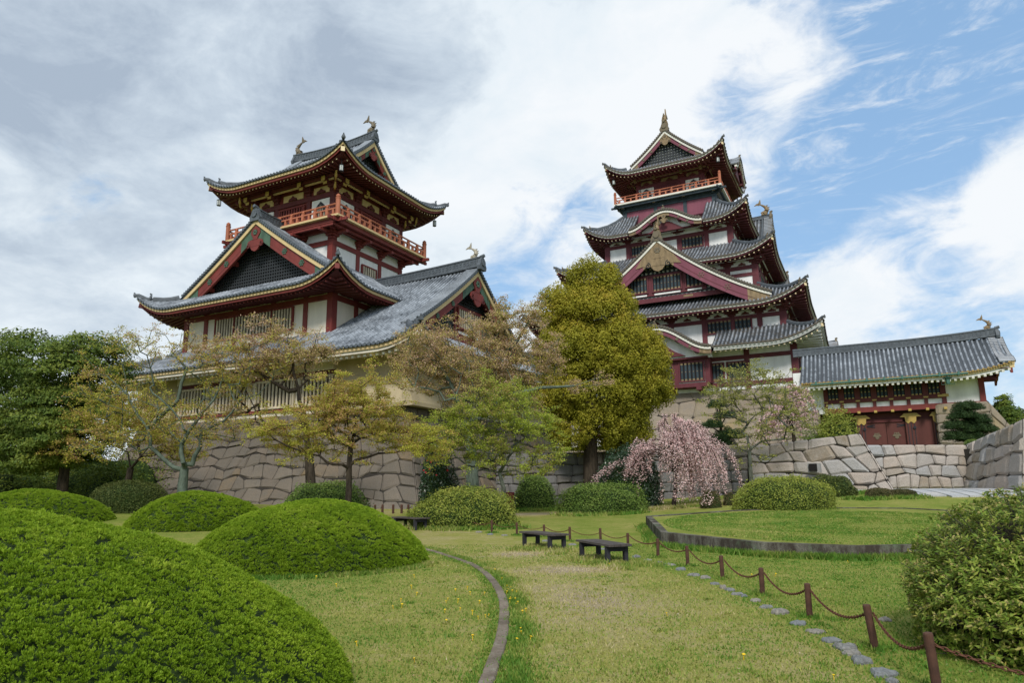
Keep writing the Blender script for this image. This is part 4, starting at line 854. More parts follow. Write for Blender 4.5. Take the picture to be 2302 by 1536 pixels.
for a0, a1 in ((-.05, 1.63), (1.67, 3.33)):
    d = MB(); d.box(a0, a1, -1.72, -1.6, 4.0, 7.75, 'gatered'); o = d.build('gate_door', G); q = MB(); c = (a0+a1)/2; sg = 1 if c > 1.65 else -1
    edge = a1 if sg > 0 else a0
    for z in (4.4, 7.4):
        for k_ in (-.06, .06): q.beam((edge, -1.75, z), (edge-sg*.75, -1.75, z+k_*2), .02, .09, 'iron')
    q.build('strap_hinge', o); q = MB()
    q.tube([(c-sg*.62+.12*cos(t_), -1.78, 5.05+.12*sin(t_)) for t_ in np.linspace(0, 2*pi, 13)], .03, 'iron', 6); q.build('door_ring', o)
    q = MB()                                          # leafy crest: three stems of blossom over three leaves
    for x, z, s_ in [(q_*.8, w_*.8, e_*.75) for q_, w_, e_ in ((0, .0, .2), (-.24, .08, .17), (.24, .08, .17), (0, .3, .11), (-.2, .34, .09), (.2, .34, .09), (-.1, -.2, .13), (.1, -.2, .13), (0, -.32, .08), (-.38, .02, .09), (.38, .02, .09))]:
        q.plate([(c+x+s_*cos(j*pi/3), 6.4+z+s_*1.1*sin(j*pi/3)) for j in range(6)], lambda x_, d, z_: (x_, -1.72-d, z_), 0, .04+.2*s_, 'bronze')
    q.build('gilt_crest', o)
g = MB(); g.box(4.1, 5.7, -1.68, -1.5, 4, 8.0, 'gatered'); g.build('side_panel', G); g = MB(); g.box(-3.6, -1.4, -1.68, -1.5, 4, 7.0, 'gatered'); g.box(-3.6, -1.4, -1.75, -1.66, 5.9, 6.3, 'darkred'); g.build('wicket_door', G)
g = MB(); g.box(-.5, 3.1, -1.85, -1.5, 7.75, 8.05, 'darkred'); g.build('lintel', G)
g = MB(); gy = -4.95; g.tube([(-4.6, gy, 11.55), (8.6, gy, 11.62)], .09, 'copper', 6)
for i in range(9): g.box(-4.2+i*1.5, -4.05+i*1.5, gy-.08, gy+.3, 11.5, 11.85, 'copper')
g.build('copper_gutter', G)
LG = empty('hanging_lantern', cloc(GX+7.0, GY-4.6, 11.5), ANG, 'green copper lantern hung under the gatehouse eave', 'lantern')
g = MB(); g.lathe((0, 0, -.75), [(.12, 0), (.17, .1), (.2, .55), (.4, .6), (.1, .75), (.03, .85)], 'copper', 6)
for sg in (-1, 1): g.tube([(sg*.1, 0, -.7), (sg*.5, 0, -.75), (sg*.55, 0, -.35), (sg*.2, 0, -.3)], .025, 'copper', 5)
g.build('frame', LG)
# stone flanks of the gate
def unit_(v): return v/np.linalg.norm(v)
def prism_wall(name, label, segs, mat, cs, ch, seed, top=True, bulge=.07, jit=.2):
    """free-standing stone wall: list of (p0, p1, ztop0, ztop1, z0, batter)"""
    r = empty(name, (0, 0, 0), 0, label, 'stone wall'); mb = MB(); segs = [tuple(q[:6]) for q in segs]; fl = [[0, 0] for _ in segs]
    for i in range(len(segs)-1):                      # let battered faces meet at the shared corner
        if np.linalg.norm(np.array(segs[i][1])-np.array(segs[i+1][0])) > .01: continue
        dd = [unit_(np.array(q[1], float)-np.array(q[0], float)) for q in segs[i:i+2]]; nn = [np.array([d[1], -d[0]]) for d in dd]
        off = np.linalg.solve(np.array(nn), np.array([segs[i][5], segs[i+1][5]])); fl[i][1] = off@dd[0]; fl[i+1][0] = -(off@dd[1])
    for i, sg_ in enumerate(segs):
        (p0, p1, zt0, zt1, zb_, bat), (f0, f1) = sg_, fl[i]
        p0 = np.array(p0, float); p1 = np.array(p1, float); d = p1-p0; L = np.linalg.norm(d); d = d/L; nrm = np.array([d[1], -d[0]])
        def P(x, y, o):
            t = x/L; zt = zt0+(zt1-zt0)*t; H = zt-zb_; yy = y; z = zb_+yy*H; b = bat*(1-yy); q = p0+d*(x-f0*(1-yy)*(1-t)+f1*(1-yy)*t)+nrm*(b+o); return (q[0], q[1], z)
        H = max(zt0, zt1)-zb_
        P2 = lambda x, y, o, P=P, H=H: P(x, y/H, o)
        stone_face(mb, P2, L, H, mat, cs, ch, jit, bulge, seed=seed+i, gap=.011, edge_=-.055)
    mb.build('masonry', r); return r
def c2(u, v): p = cloc(u, v); return (p[0], p[1])
prism_wall('stone_base', 'tan stone abutment with a sloping corner under the right end of the gatehouse', [(c2(5.9, 75.7), c2(10.1, 75.7), 9.2, 9.2, 3.5, .35, 0, .35), (c2(10.1, 75.7), c2(10.1, 81.5), 9.2, 9.2, 3.5, .35), (c2(5.9, 79), c2(5.9, 75.7), 9.2, 9.2, 3.5, .0)], 'granite2', 1.3, 1.0, 21)
prism_wall('stone_base', 'tan stone buttress that spreads outwards beyond the gatehouse end', [(c2(10.1, 75.75), c2(12.9, 75.75), 9.2, 4.6, 3.5, .25)], 'granite2', 1.4, 1.1, 25)
prism_wall('stone_base', 'tan stone abutment between the tall keep and the gate doors', [(c2(-7.5, 75.7), c2(-4.2, 75.7), 9.2, 9.2, 3.5, .3), (c2(-4.2, 75.7), c2(-4.2, 78), 9.2, 9.2, 3.5, .0)], 'granite2', 1.3, 1.0, 28)

# corridor wing between the tower and the keep
CW = empty('corridor_wing', cloc(-30.5, 63, 0), ANG, 'low white-walled wing between the two castle towers behind the trees', 'corridor')
g = MB(); g.box(-10, 9.5, -3, 3, 5.4, 9.6, 'plaster'); g.build('wall', CW)
g = MB(); g.box(-10.1, 9.6, -3.12, 3, 6.2, 6.45, 'red'); 
for i in range(8): g.box(-10+i*2.75, -9.7+i*2.75, -3.1, -2.9, 5.6, 9.4, 'red')
g.build('timber_frame', CW)
for i in range(6): window(CW, side_fr(0, 3.0), -6.6+i*2.75, -5.5+i*2.75, 6.9, 8.6, put(ST_T, frame='red'), d=-.06)
g = MB(); fc = lambda s_, e: (s_, -4.4+e, 9.5+.5*e+.03*e*e); fcb = lambda s_, e: (s_, 4.4-e, 9.5+.5*e+.03*e*e)
for i in range(48): tile_row(g, fc, -10.4+.44*i, .44, 0, 4.4, 'tile', 8, row=i); disc(g, (-10.4+.44*i, -4.4, 9.55), (0, -1, 0), .12, .05, 'disc')
for i in range(24): tile_row(g, fcb, -10.4+.88*i, .88, 0, 4.4, 'tile', 5, row=i)
g.box(-10.5, 10.3, -4.3, -3, 9.25, 9.42, 'cream'); g.build('roof_tiles', CW); g = MB(); topridge(g, (-10.5, 0, 12.2), (10.3, 0, 12.2), .22, .6, 'ridge', .1, .9, ST_T); g.build('main_ridge', CW)

# ================================================================== GROUND
def grid(xs, ys, zf):
    X, Y = np.meshgrid(xs, ys); Z = zf(X, Y); V = np.stack([X, Y, Z], -1).reshape(-1, 3); nx, ny = len(xs), len(ys)
    i = np.arange(nx-1); j = np.arange(ny-1); I, J = np.meshgrid(i, j); a = (J*nx+I).ravel(); return V, np.stack([a, a+1, a+nx+1, a+nx], -1)
xs = np.concatenate([-np.geomspace(1500, 32, 22), np.arange(-30, 36, .3), np.geomspace(38, 1500, 22)]); ys = np.concatenate([[-200, -60, -15], np.arange(-4, 50, .3), np.geomspace(51, 3000, 34)])
V, F = grid(xs, ys, gh)
def dryness(X, Y):                                    # worn, straw-coloured turf where people walk
    kx = 1.6-.012*(Y-9)**2*1.0
    kx = np.interp(Y, [3, 6.2, 9, 11, 13, 15, 17.5, 22, 28], [-.12, -.13, -.1, -.13, -.4, -.9, -1.9, -4.2, -9]); sx = np.interp(Y, [3, 6.7, 8.5, 11.5, 15, 20, 26, 30], [2.9, 3.4, 3.5, 3.55, 3.1, 1.4, -2, -5])
    inp = sstep((X-kx)/.5)*sstep((sx-X)/.6)
    left = sstep((kx-X)/.3)*.62*sstep((X+4.5)/2.5)
    ring = np.exp(-(((X-1.0)/.9)**2+((Y-10.5)/2.2)**2))*.5+np.exp(-(((X-1.2)/.9)**2+((Y-14.2)/.6)**2))*.8+np.exp(-(((X-.2)/.8)**2+((Y-17.6)/.6)**2))*.7
    back = np.exp(-((Y-(33.+.18*X))/1.3)**2)*.9*sstep((X+4)/4)
    return np.clip(.19+inp*.30+left*.30+ring+back, 0, 1.3)
M['grass'], n = newmat('lawn')
a = n.n('ShaderNodeAttribute', attribute_name='rnd').outputs['Fac']; pos = n.n('ShaderNodeNewGeometry').outputs['Position']
b1 = n.noise(pos, .55, 6, .62); b2 = n.noise(pos, 3.2, 5, .7); b3 = n.noise(pos, 38, 3, .7); b4 = n.noise(pos, 11, 4, .7)
f = n.math('MULTIPLY_ADD', b1, .7, n.math('MULTIPLY', a, .62)); f = n.math('MULTIPLY_ADD', b2, .55, f); f = n.math('MULTIPLY_ADD', b4, .35, f)
col = n.ramp(n.math('SUBTRACT', f, .48), [(0.1, (.075, .15, .022)), (.36, (.185, .235, .04)), (.58, (.30, .29, .08)), (.80, (.38, .325, .155)), (1.0, (.37, .30, .20))])
col = n.mix(n.math('MULTIPLY', n.ramp(b3, [(.3, 1.), (.55, 0.)]), .55), col, (.045, .05, .018)); principled(n, col, .95, .05, n.math('ADD', b3, b4), .9, .03)
Cq = V[F].mean(1); gobj = npmesh('ground', V, F, 'grass', dryness(Cq[:, 0], Cq[:, 1]), smooth=True); tag(gobj, kind='structure')
# upper terrace behind the low walls
def poly_slab(name, pts, z, z0, mat, **kw):
    mb = MB(); n_ = len(pts); mb.face([(x, y, z) for x, y in pts], mat)
    for i in range(n_): (x0, y0), (x1, y1) = pts[i], pts[(i+1) % n_]; mb.face([(x0, y0, z0), (x1, y1, z0), (x1, y1, z), (x0, y0, z)], 'joint')
    return mb.build(name, **kw)
poly_slab('terrace', [(-1.2, 50.3), (8.3, 48), (15, 41.8), (19.4, 38.6), (19.6, 43.0), (27.2, 43.0), (27.8, 40.5), (34, 40.0), (70, 45), (90, 120), (0, 130), (-30, 90), (-10, 62)], 3.75, .2, 'grass', kind='structure')
# stone retaining walls
prism_wall('retaining_wall', 'dark grey stone retaining wall behind the blossom trees and hedges', [((-1.2, 50), (8.2, 47.6), 4.1, 4.1, .3, .5), ((8.2, 47.6), (14.2, 41.6), 4.1, 4.05, .6, .5)], 'darkwall', 1.0, .75, 40)
wA = prism_wall('retaining_wall', 'grey and pink boulder wall ending in a battered corner with a square drain hole', [((14.2, 41.4), (18.95, 37.4), 4.0, 4.42, 1.0, .55, 0, 1.0), ((18.95, 37.4), (19.3, 43.5), 4.42, 4.2, 1.0, 1.0, .55, 0)], 'boulder', 1.0, .66, 44, bulge=.05, jit=.42)
prism_wall('retaining_wall', 'straight wall of grey and pink blocks below the red gate', [((19.2, 42), (28.6, 42), 4.08, 4.02, 1.4, .25)], 'boulder', .92, .62, 52, bulge=.05, jit=.34)
prism_wall('retaining_wall', 'tall pale stone wall with streaked face at the right edge', [((28.2, 43), (25.9, 34.6), 4.05, 4.9, 1.3, .7, 0, .5), ((25.9, 34.6), (33, 33.6), 4.9, 5.1, 1.3, .5, .7, 0)], 'boulder', 1.1, .8, 57, bulge=.08, jit=.36)
g = MB(); dq = at(1824, 1052, 38.35); g.box(-.2, .2, -.3, .2, -.2, .2, 'void'); g.box(-.30, .30, -.16, .3, -.28, .22, 'boulder'); o = g.build('drain_hole', wA); o.location = [float(v) for v in dq+np.array([0, -.35, 0])]; o.rotation_euler = (0, 0, -.66)
# paving in front of the block wall
pv = MB(); x = 15.4; R_ = random.Random(5)
M['slab'] = stonemat('pale_paving', [(.42, .44, .46), (.5, .5, .49), (.46, .47, .49), (.54, .52, .48)], (.36, .37, .38))
for i in range(15):
    y = 31.6+R_.uniform(0, .8)
    while y < 39.6:
        L_ = R_.uniform(1.2, 2.4); xa = 16.4+i*.86; c_ = [(xa+.28*(y-31), y), (xa+.76+.28*(y-31), y), (xa+.76+.28*(y+L_-.10-31), y+L_-.10), (xa+.28*(y+L_-.07-31), y+L_-.07)]
        pts = [(a_, b_, ghf(a_, b_)+.07) for a_, b_ in c_]; pv.face(pts, 'slab', r=R_.random()+.001); 
        for k_ in range(4): p, q = pts[k_], pts[(k_+1) % 4]; pv.face([(p[0], p[1], p[2]-.15), (q[0], q[1], q[2]-.15), q, p], 'slab', r=.3)
        y += L_
pv.build('paving', kind='structure')

# ================================================================== GARDEN HARDWARE
M['concrete'], n = newmat('weathered_concrete'); o_ = n.n('ShaderNodeNewGeometry').outputs['Position']
f1 = n.noise(o_, 1.8, 6, .7); f2 = n.noise(o_, 30, 4, .7); f3 = n.noise(o_, 7, 5, .7)
col = n.mix(n.ramp(f1, [(.4, 0.), (.6, 1.)]), (.225, .185, .145), (.13, .105, .08)); col = n.mix(n.ramp(f3, [(.52, 0.), (.68, .7)]), col, (.27, .25, .20)); col = n.mix(n.ramp(f2, [(.3, .5), (.5, 0.)]), col, (.07, .06, .05))
principled(n, col, .95, .1, n.math('ADD', f2, f3), .6, .015)
M['kerbwall'], n = newmat('lichened_concrete'); o_ = n.n('ShaderNodeNewGeometry').outputs['Position']; mp_ = n.n('ShaderNodeMapping'); mp_.inputs['Scale'].default_value = (1, 1, .3); n.l(o_, mp_.inputs[0])
f1 = n.noise(mp_.outputs[0], 1.4, 8, .8); f2 = n.noise(o_, 40, 4, .7); f3 = n.noise(o_, 1.1, 5, .7)
col = n.mix(n.ramp(f1, [(.45, 0.), (.62, 1.)]), (.055, .045, .036), (.20, .195, .16)); col = n.mix(n.ramp(f3, [(.55, 0.), (.7, .55)]), col, (.16, .24, .14)); col = n.mix(n.ramp(f2, [(.35, .5), (.55, 0.)]), col, (.04, .035, .03))
principled(n, col, .95, .1, n.math('ADD', f1, f2), .7, .02)
RING = [(4.86, 25.7), (4.07, 19.4), (5.8, 16.55), (7.55, 15.55), (9.25, 15.7), (11.5, 16.4), (14, 17.8), (16.5, 20.5), (17.8, 24.5), (16, 28.5), (12.5, 29.6), (9.0, 28.4)]
def lz(x, y): return .24+.030*max(0, y-16)+.004*x
mb = MB(); n_ = len(RING); cxr, cyr = sum(p[0] for p in RING)/n_, sum(p[1] for p in RING)/n_
for i in range(n_):
    p, q = np.array(RING[i]), np.array(RING[(i+1) % n_]); L_ = np.linalg.norm(q-p); m_ = max(1, int(L_/1.55)); ti = .22
    def inn(v): d = np.array([cxr, cyr])-v; return v+d/np.linalg.norm(d)*ti
    for j in range(m_):
        a_, b_ = p+(q-p)*(j/m_+.002), p+(q-p)*((j+1)/m_-.002); ai, bi = inn(a_), inn(b_)
        B = [(a_, .0), (b_, .0), (bi, .0), (ai, .0)]; V = [(v[0], v[1], ghf(*v)-.15) for v, _ in B]+[(v[0], v[1], lz(*v)+.03) for v, _ in B]
        mb.idx(V, [(0, 1, 5, 4), (1, 2, 6, 5), (2, 3, 7, 6), (3, 0, 4, 7), (4, 5, 6, 7)], 'kerbwall')
tag(mb.build('retaining_kerb'), 'low lichen-stained concrete kerb round the raised lawn', 'kerb')
mb = MB(); pts = [inn(np.array(p)) for p in RING]; K_ = 14
V = []; F = []
for r_ in range(K_+1):
    for p in pts: x, y = cxr+(p[0]-cxr)*r_/K_, cyr+(p[1]-cyr)*r_/K_; V.append((x, y, lz(x, y)+.02*sin(x*1.3)*sin(y)*(r_ < K_)))
for r_ in range(K_):
    for i in range(n_): F.append((r_*n_+i, r_*n_+(i+1) % n_, (r_+1)*n_+(i+1) % n_, (r_+1)*n_+i))
tag(npmesh('raised_lawn', V, F, 'grass', np.full(len(F), .24), smooth=True), kind='structure')

KPX = [(905, 1224), (940, 1232), (975, 1241), (1000, 1249), (1030, 1259), (1061, 1270), (1082, 1283), (1100, 1298), (1116, 1318), (1128, 1340), (1133, 1358), (1134, 1380), (1132, 1410), (1125, 1450), (1108, 1495), (1094, 1536), (1072, 1590)]
KP = [gp(x, y) for x, y in KPX]
# resample smoothly
KPn = np.array(KP); tt = np.arange(len(KPn)); ts = np.linspace(0, len(KPn)-1, 80); KS = np.stack([np.interp(ts, tt, KPn[:, i]) for i in range(3)], 1)
for _ in range(4): KS[1:-1] = (KS[:-2]+2*KS[1:-1]+KS[2:])/4
mb = MB(); mb.sweep([tuple(p) for p in KS], [(-.066, -.1), (-.066, .012), (-.055, .024), (.055, .024), (.066, .012), (.066, -.1)], 'concrete')
tag(mb.build('path_kerb'), 'narrow curved concrete edging strip between lawn and path', 'kerb')

M['rust'], n = newmat('rusty_brown_post'); o_ = n.n('ShaderNodeTexCoord').outputs['Object']; f1 = n.noise(o_, 9, 5, .7); f2 = n.noise(o_, 45, 3, .7)
principled(n, n.mix(n.ramp(f1, [(.35, 0.), (.7, 1.)]), (.055, .026, .018), (.105, .05, .032)), .75, .3, f2, .4, .004)
M['chain'] = flat('rusty_chain', (.11, .045, .025), .8)
PB = [(1054, 1190), (1105.5, 1199), (1162, 1204), (1223.5, 1208), (1281.5, 1218), (1350.5, 1221), (1412, 1229.5), (1479.5, 1254.5), (1546.5, 1273.5), (1624.5, 1302.5), (1714.5, 1339), (1820.5, 1389), (1968, 1461), (2112, 1560)]
PT = [(1054, 1165), (1105, 1170), (1162, 1175.5), (1223, 1180), (1281, 1185), (1350, 1193), (1412, 1199), (1479.5, 1211.5), (1546, 1228), (1624.5, 1249.5), (1713.5, 1277), (1815, 1312), (1953, 1359), (2089.5, 1422)]
posts = []; proto = None
mp0 = MB(); mp0.lathe((0, 0, -.1), [(.037, 0), (.037, .50), (.034, .512), (.02, .517)], 'rust', 14)
LBL = {13: 'rusty brown chain post nearest the camera, against the big shrub', 12: 'leaning rusty brown post second nearest the camera', 0: 'farthest brown chain post beside the yellow-green hedge'}
for i, (b, t_) in enumerate(zip(PB, PT)):
    p = gp(*b)
    if i == 13: p = gp(2108, 1556)
    if proto is None: o = mp0.build('chain_post', smooth=False); proto = o
    else: o = proto.copy(); COL.objects.link(o)
    hh = at(t_[0], t_[1], p[1]); h = (hh[2]-p[2])/.417; o.location = [float(v) for v in p]; o.scale = (1, 1, h if .85 < h < 1.25 else 1.0); o.rotation_euler = (0, -.11 if i in (12,) else -.06 if i == 13 else rng.normal(0, .015), 0)
    sx_ = 1.0
    posts.append((p, hh)); 
ords = ['farthest', 'second farthest', 'third farthest', 'fourth farthest', 'fifth farthest', 'sixth farthest', 'seventh farthest', 'seventh nearest', 'sixth nearest', 'fifth nearest', 'fourth nearest', 'third nearest', 'second nearest', 'nearest']
extra = ['beside the yellow-green hedge', 'just right of the yellow-green hedge', 'behind the left end of the far bench', 'behind the middle of the far bench', 'behind the right end of the far bench', 'behind the middle of the near bench', 'behind the right end of the near bench', 'just right of the near bench', 'in front of the kerb of the raised lawn', 'before the long grey kerb', 'on open grass', 'on open grass before the shrub', 'leaning beside the grey edging stones', 'in the bottom right corner by the big shrub']
for i, o in enumerate([q for q in COL.objects if q.name.startswith('chain_post')]): tag(o, '%s rusty chain post, %s' % (ords[i], extra[i]), 'post', 'posts of the chain fence')
def chain(a, b, sag, lab, big):
    a = np.array(a); b = np.array(b); L_ = np.linalg.norm(b-a); r = MB(); n = max(10, int(L_*1.08/.043)); P = []
    for i in range(n+1): t_ = i/n; p = a+(b-a)*t_; p[2] -= sag*(1-(2*t_-1)**2); P.append(Vector(p))
    k = 8 if big else 6
    for i in range(n):
        c = (P[i]+P[i+1])/2; d = (P[i+1]-P[i]).normalized(); s_ = d.cross(Vector((0, 0, 1))).normalized(); u = s_.cross(d)
        x = s_ if i % 2 else u; l_ = (P[i+1]-P[i]).length*.72; w = .014; ring = [c+d*(l_*cos(q*2*pi/k))+x*(w*sin(q*2*pi/k)) for q in range(k)]
        V = []; nn = d.cross(x)
        for q in range(k):
            rd = (ring[q]-c).normalized()
            for j in range(4): V.append(ring[q]+(rd*cos(j*pi/2)+nn*sin(j*pi/2))*.0058)
        r.idx(V, [(q*4+j, q*4+(j+1) % 4, ((q+1) % k)*4+(j+1) % 4, ((q+1) % k)*4+j) for q in range(k) for j in range(4)], 'chain')
    return tag(r.build('chain'), lab, 'chain', 'chains of the post fence')
for i in range(13):
    (p0, t0), (p1, t1) = posts[i], posts[i+1]; a = p0+(t0-p0)*.80+np.array([.03, 0, 0]); b = p1+(t1-p1)*.80-np.array([.03, 0, 0])
    chain(a, b, .105+.045*(i > 7), 'rusty chain between the %s and %s posts' % (ords[i], ords[i+1]), i > 8)
p, t_ = posts[13]; chain(p+(t_-p)*.8, np.array([4.3, 4.4, .33]), .1, 'rusty sagging chain running out of the bottom right corner past the big shrub', True)
p, t_ = posts[0]; chain(np.array([p[0]-1.9, p[1]+.5, p[2]+.34]), p+(t_-p)*.8, .1, 'rusty sagging chain disappearing into the yellow-green hedge', False)

# benches
M['bench'] = painted('weathered_bench_board', (.085, .072, .066), .3, 3, .75, False); M['bleg'] = painted('dark_bench_leg', (.030, .030, .036), .3, 4, .7)
def bench(legs, lab, zt=.40, over=.2):
    L = [gp(*q) for q in legs]; fl_, fr_, bl_, br_ = [v[:2] for v in L]; c = (fl_+fr_+bl_+br_)/4; ex = ((fr_-fl_)+(br_-bl_))/2; Lx = np.linalg.norm(ex); ex = ex/Lx; wy = .43
    z = np.mean([v[2] for v in L]); r = empty('bench', (c[0], c[1], z), math.atan2(ex[1], ex[0]), lab, 'bench', 'park benches')
    m = MB(); Lx = 1.35; n = 4; w = .56/n
    for i in range(n): y = -.28+w*i; m.box(-Lx/2-over, Lx/2+over, y+.004, y+w-.004, zt-.045, zt, 'bench')
    m.build('seat', r)
    for sx in (-1, 1):
        m = MB(); x = sx*Lx/2
        for sy in (-1, 1): m.box(x-.05, x+.05, sy*wy/2-.045, sy*wy/2+.045, -.05, zt-.05, 'bleg')
        m.box(x-.045, x+.045, -wy/2+.045, wy/2-.045, zt-.155, zt-.048, 'bleg'); m.build('leg_frame', r)
bench([(1301, 1255), (1375.5, 1273), (1337, 1249), (1416, 1264)], 'dark backless wooden bench, the nearer of the two beside the chain fence')
bench([(1174, 1231), (1239, 1240), (1208, 1223), (1271, 1234)], 'dark backless wooden bench, the farther of the two beside the chain fence')
bench([(890, 1189), (934, 1194), (908, 1185), (957, 1191)], 'dark backless wooden bench half hidden behind the big round juniper mound', zt=.42)

# edging stones along the chain
M['slate_stone'], n = newmat('blue_grey_schist'); o_ = n.n('ShaderNodeTexCoord').outputs['Object']; f1 = n.noise(o_, 7, 6, .7, 1.5); f2 = n.noise(o_, 40, 3, .7); oi = n.n('ShaderNodeObjectInfo').outputs['Random']
b_ = n.mix(oi, (.19, .215, .23), (.31, .28, .23)); principled(n, n.mix(n.ramp(f1, [(.4, 0.), (.6, 1.)]), n.mix(.55, b_, (.06, .06, .06)), b_), .8, .3, n.math('ADD', f1, f2), .8, .02)
ES = [(1076, 1198, 16), (1103, 1203, 18), (1134, 1205, 14), (1226, 1218, 16), (1286, 1226, 22), (1358, 1236, 26), (1430, 1254, 18), (1457, 1261, 22), (1484, 1268, 22), (1506, 1272, 30), (1531, 1283, 22), (1560, 1295, 30), (1584, 1301, 28), (1606, 1315, 24), (1626, 1324, 20), (1640, 1329, 20), (1658, 1338, 30), (1674, 1343, 16), (1700, 1353, 28), (1723, 1368, 28), (1751, 1380, 38), (1796, 1405, 36), (1834, 1424, 38), (1868, 1444, 40), (1905, 1462, 48), (1918, 1474, 40), (1936, 1491, 44), (1982, 1518, 66), (1990, 1396, 36), (2005, 1537, 30)]
cnt_ = {}
for i, (x, y, w) in enumerate(ES):
    p = gp(x, y); s_ = w/FPX*p[1]*.50; m = MB(); R_ = random.Random(i); n = 9; rr = [R_.uniform(.62, 1.2) for _ in range(n)]; el = R_.uniform(.45, .75); rt_ = R_.uniform(-.5, .5); h = R_.uniform(.018, .042)*(1+s_)
    V = []
    for q, (sc_, z) in enumerate(((1.05, -.05), (1, h*.5), (.82, h), (.4, h*1.25))):
        for j in range(n): a = 2*pi*j/n; V.append((s_*sc_*rr[j]*cos(a), s_*sc_*rr[j]*el*1.7*sin(a), z+R_.uniform(-.006, .012)*(q > 1)))
    V.append((0, 0, h*1.15)); m.idx(V, [(q*n+j, q*n+(j+1) % n, (q+1)*n+(j+1) % n, (q+1)*n+j) for q in range(3) for j in range(n)]+[(3*n+j, 3*n+(j+1) % n, 4*n) for j in range(n)], 'slate_stone')
    o = m.build('edging_stone'); o.location = [float(v) for v in p]; o.rotation_euler = (0, 0, rt_)
    near = min(range(14), key=lambda k_: np.linalg.norm(posts[k_][0]-p)); cnt_[near] = cnt_.get(near, 0)+1; tag(o, '%s flat grey edging stone from the far side at the %s chain post' % (['first', 'second', 'third', 'fourth', 'fifth', 'sixth', 'seventh'][cnt_[near]-1], ords[near]), 'stone', 'stones edging the path')

# small brown stakes by the foot of the tower base, red cabinet
for i, (x, y) in enumerate(((843, 1139), (860, 1140), (884, 1140), (903, 1139), (918, 1137))):
    p = at(x, y, 34.5); p[2] = ghf(p[0], p[1]); m = MB(); m.lathe((0, 0, -.1), [(.06, 0), (.06, .52), (.03, .54)], 'rust', 8); o = m.build('stake'); o.location = [float(v) for v in p]
    tag(o, '%s of five short brown stakes at the foot of the tower base corner' % ['leftmost', 'second', 'middle', 'fourth', 'rightmost'][i], 'stake', 'stakes by the tower base')
p = at(1142, 1118, 36); m = MB(); m.box(-.32, .32, -.2, .2, 0, .95, 'redbox' if 'redbox' in M else 'red'); z0_ = ghf(p[0], p[1]); r = empty('cabinet', (p[0], p[1], z0_), 0, 'dark red metal cabinet standing against the stone base between trees', 'cabinet')
m.build('body', r); m = MB(); m.box(-.28, -.01, -.225, -.2, .08, .88, 'red'); m.box(.01, .28, -.225, -.2, .08, .88, 'red'); m.build('door', r)

# ================================================================== VEGETATION
def unit(v): return v/np.maximum(np.linalg.norm(v, axis=-1, keepdims=True), 1e-9)
def leaves(name, C, size, mat, parent=None, org=(0, 0, 0), nrm=None, nb=.5, asp=.55, rnd=None, droop=0., var=.35, bend=True):
    """C: centres (N,3) in world; one folded rhombus per leaf, normals biased towards nrm"""
    n_ = len(C); C = C-np.asarray(org)
    R = unit(rng.normal(size=(n_, 3)));
    nv = unit((nrm if nrm is not None else np.array([0, 0, 1.]))*nb+R*(1-nb))
    d = unit(np.cross(nv, unit(rng.normal(size=(n_, 3))))); d[:, 2] -= droop; d = unit(d); sd_ = unit(np.cross(d, nv))
    s = (size*(1+var*rng.uniform(-1, 1, n_)))[:, None]; w = s*asp
    V = np.stack([C-d*s*.5, C+sd_*w*.5-nv*s*.06, C+d*s*.5, C-sd_*w*.5-nv*s*.06], 1).reshape(-1, 3)
    i = np.arange(n_)*4; F = np.stack([i, i+1, i+2, i+3], 1)
    return npmesh(name, V, F, mat, rng.random(n_) if rnd is None else rnd, parent)
def tubes(name, A, B, ra, rb, mat, parent=None, org=(0, 0, 0), k=5):
    A = np.array(A)-org; B = np.array(B)-org; ra = np.array(ra)[:, None]; rb = np.array(rb)[:, None]; d = unit(B-A)
    h = np.where(np.abs(d[:, 2:3]) < .9, np.array([[0, 0, 1.]]), np.array([[1., 0, 0]])); x = unit(np.cross(d, h)); y = np.cross(x, d); V = []
    for P, r, e in ((A, ra, -.3), (B, rb, .3)):
        for j in range(k): V.append(P+d*r*e+x*r*cos(2*pi*j/k)+y*r*sin(2*pi*j/k))
    V = np.stack(V, 1).reshape(-1, 3); n_ = len(A); b = np.arange(n_)*2*k
    F = np.concatenate([np.stack([b+j, b+(j+1) % k, b+k+(j+1) % k, b+k+j], 1) for j in range(k)])
    return npmesh(name, V, F, mat, None, parent, smooth=True)
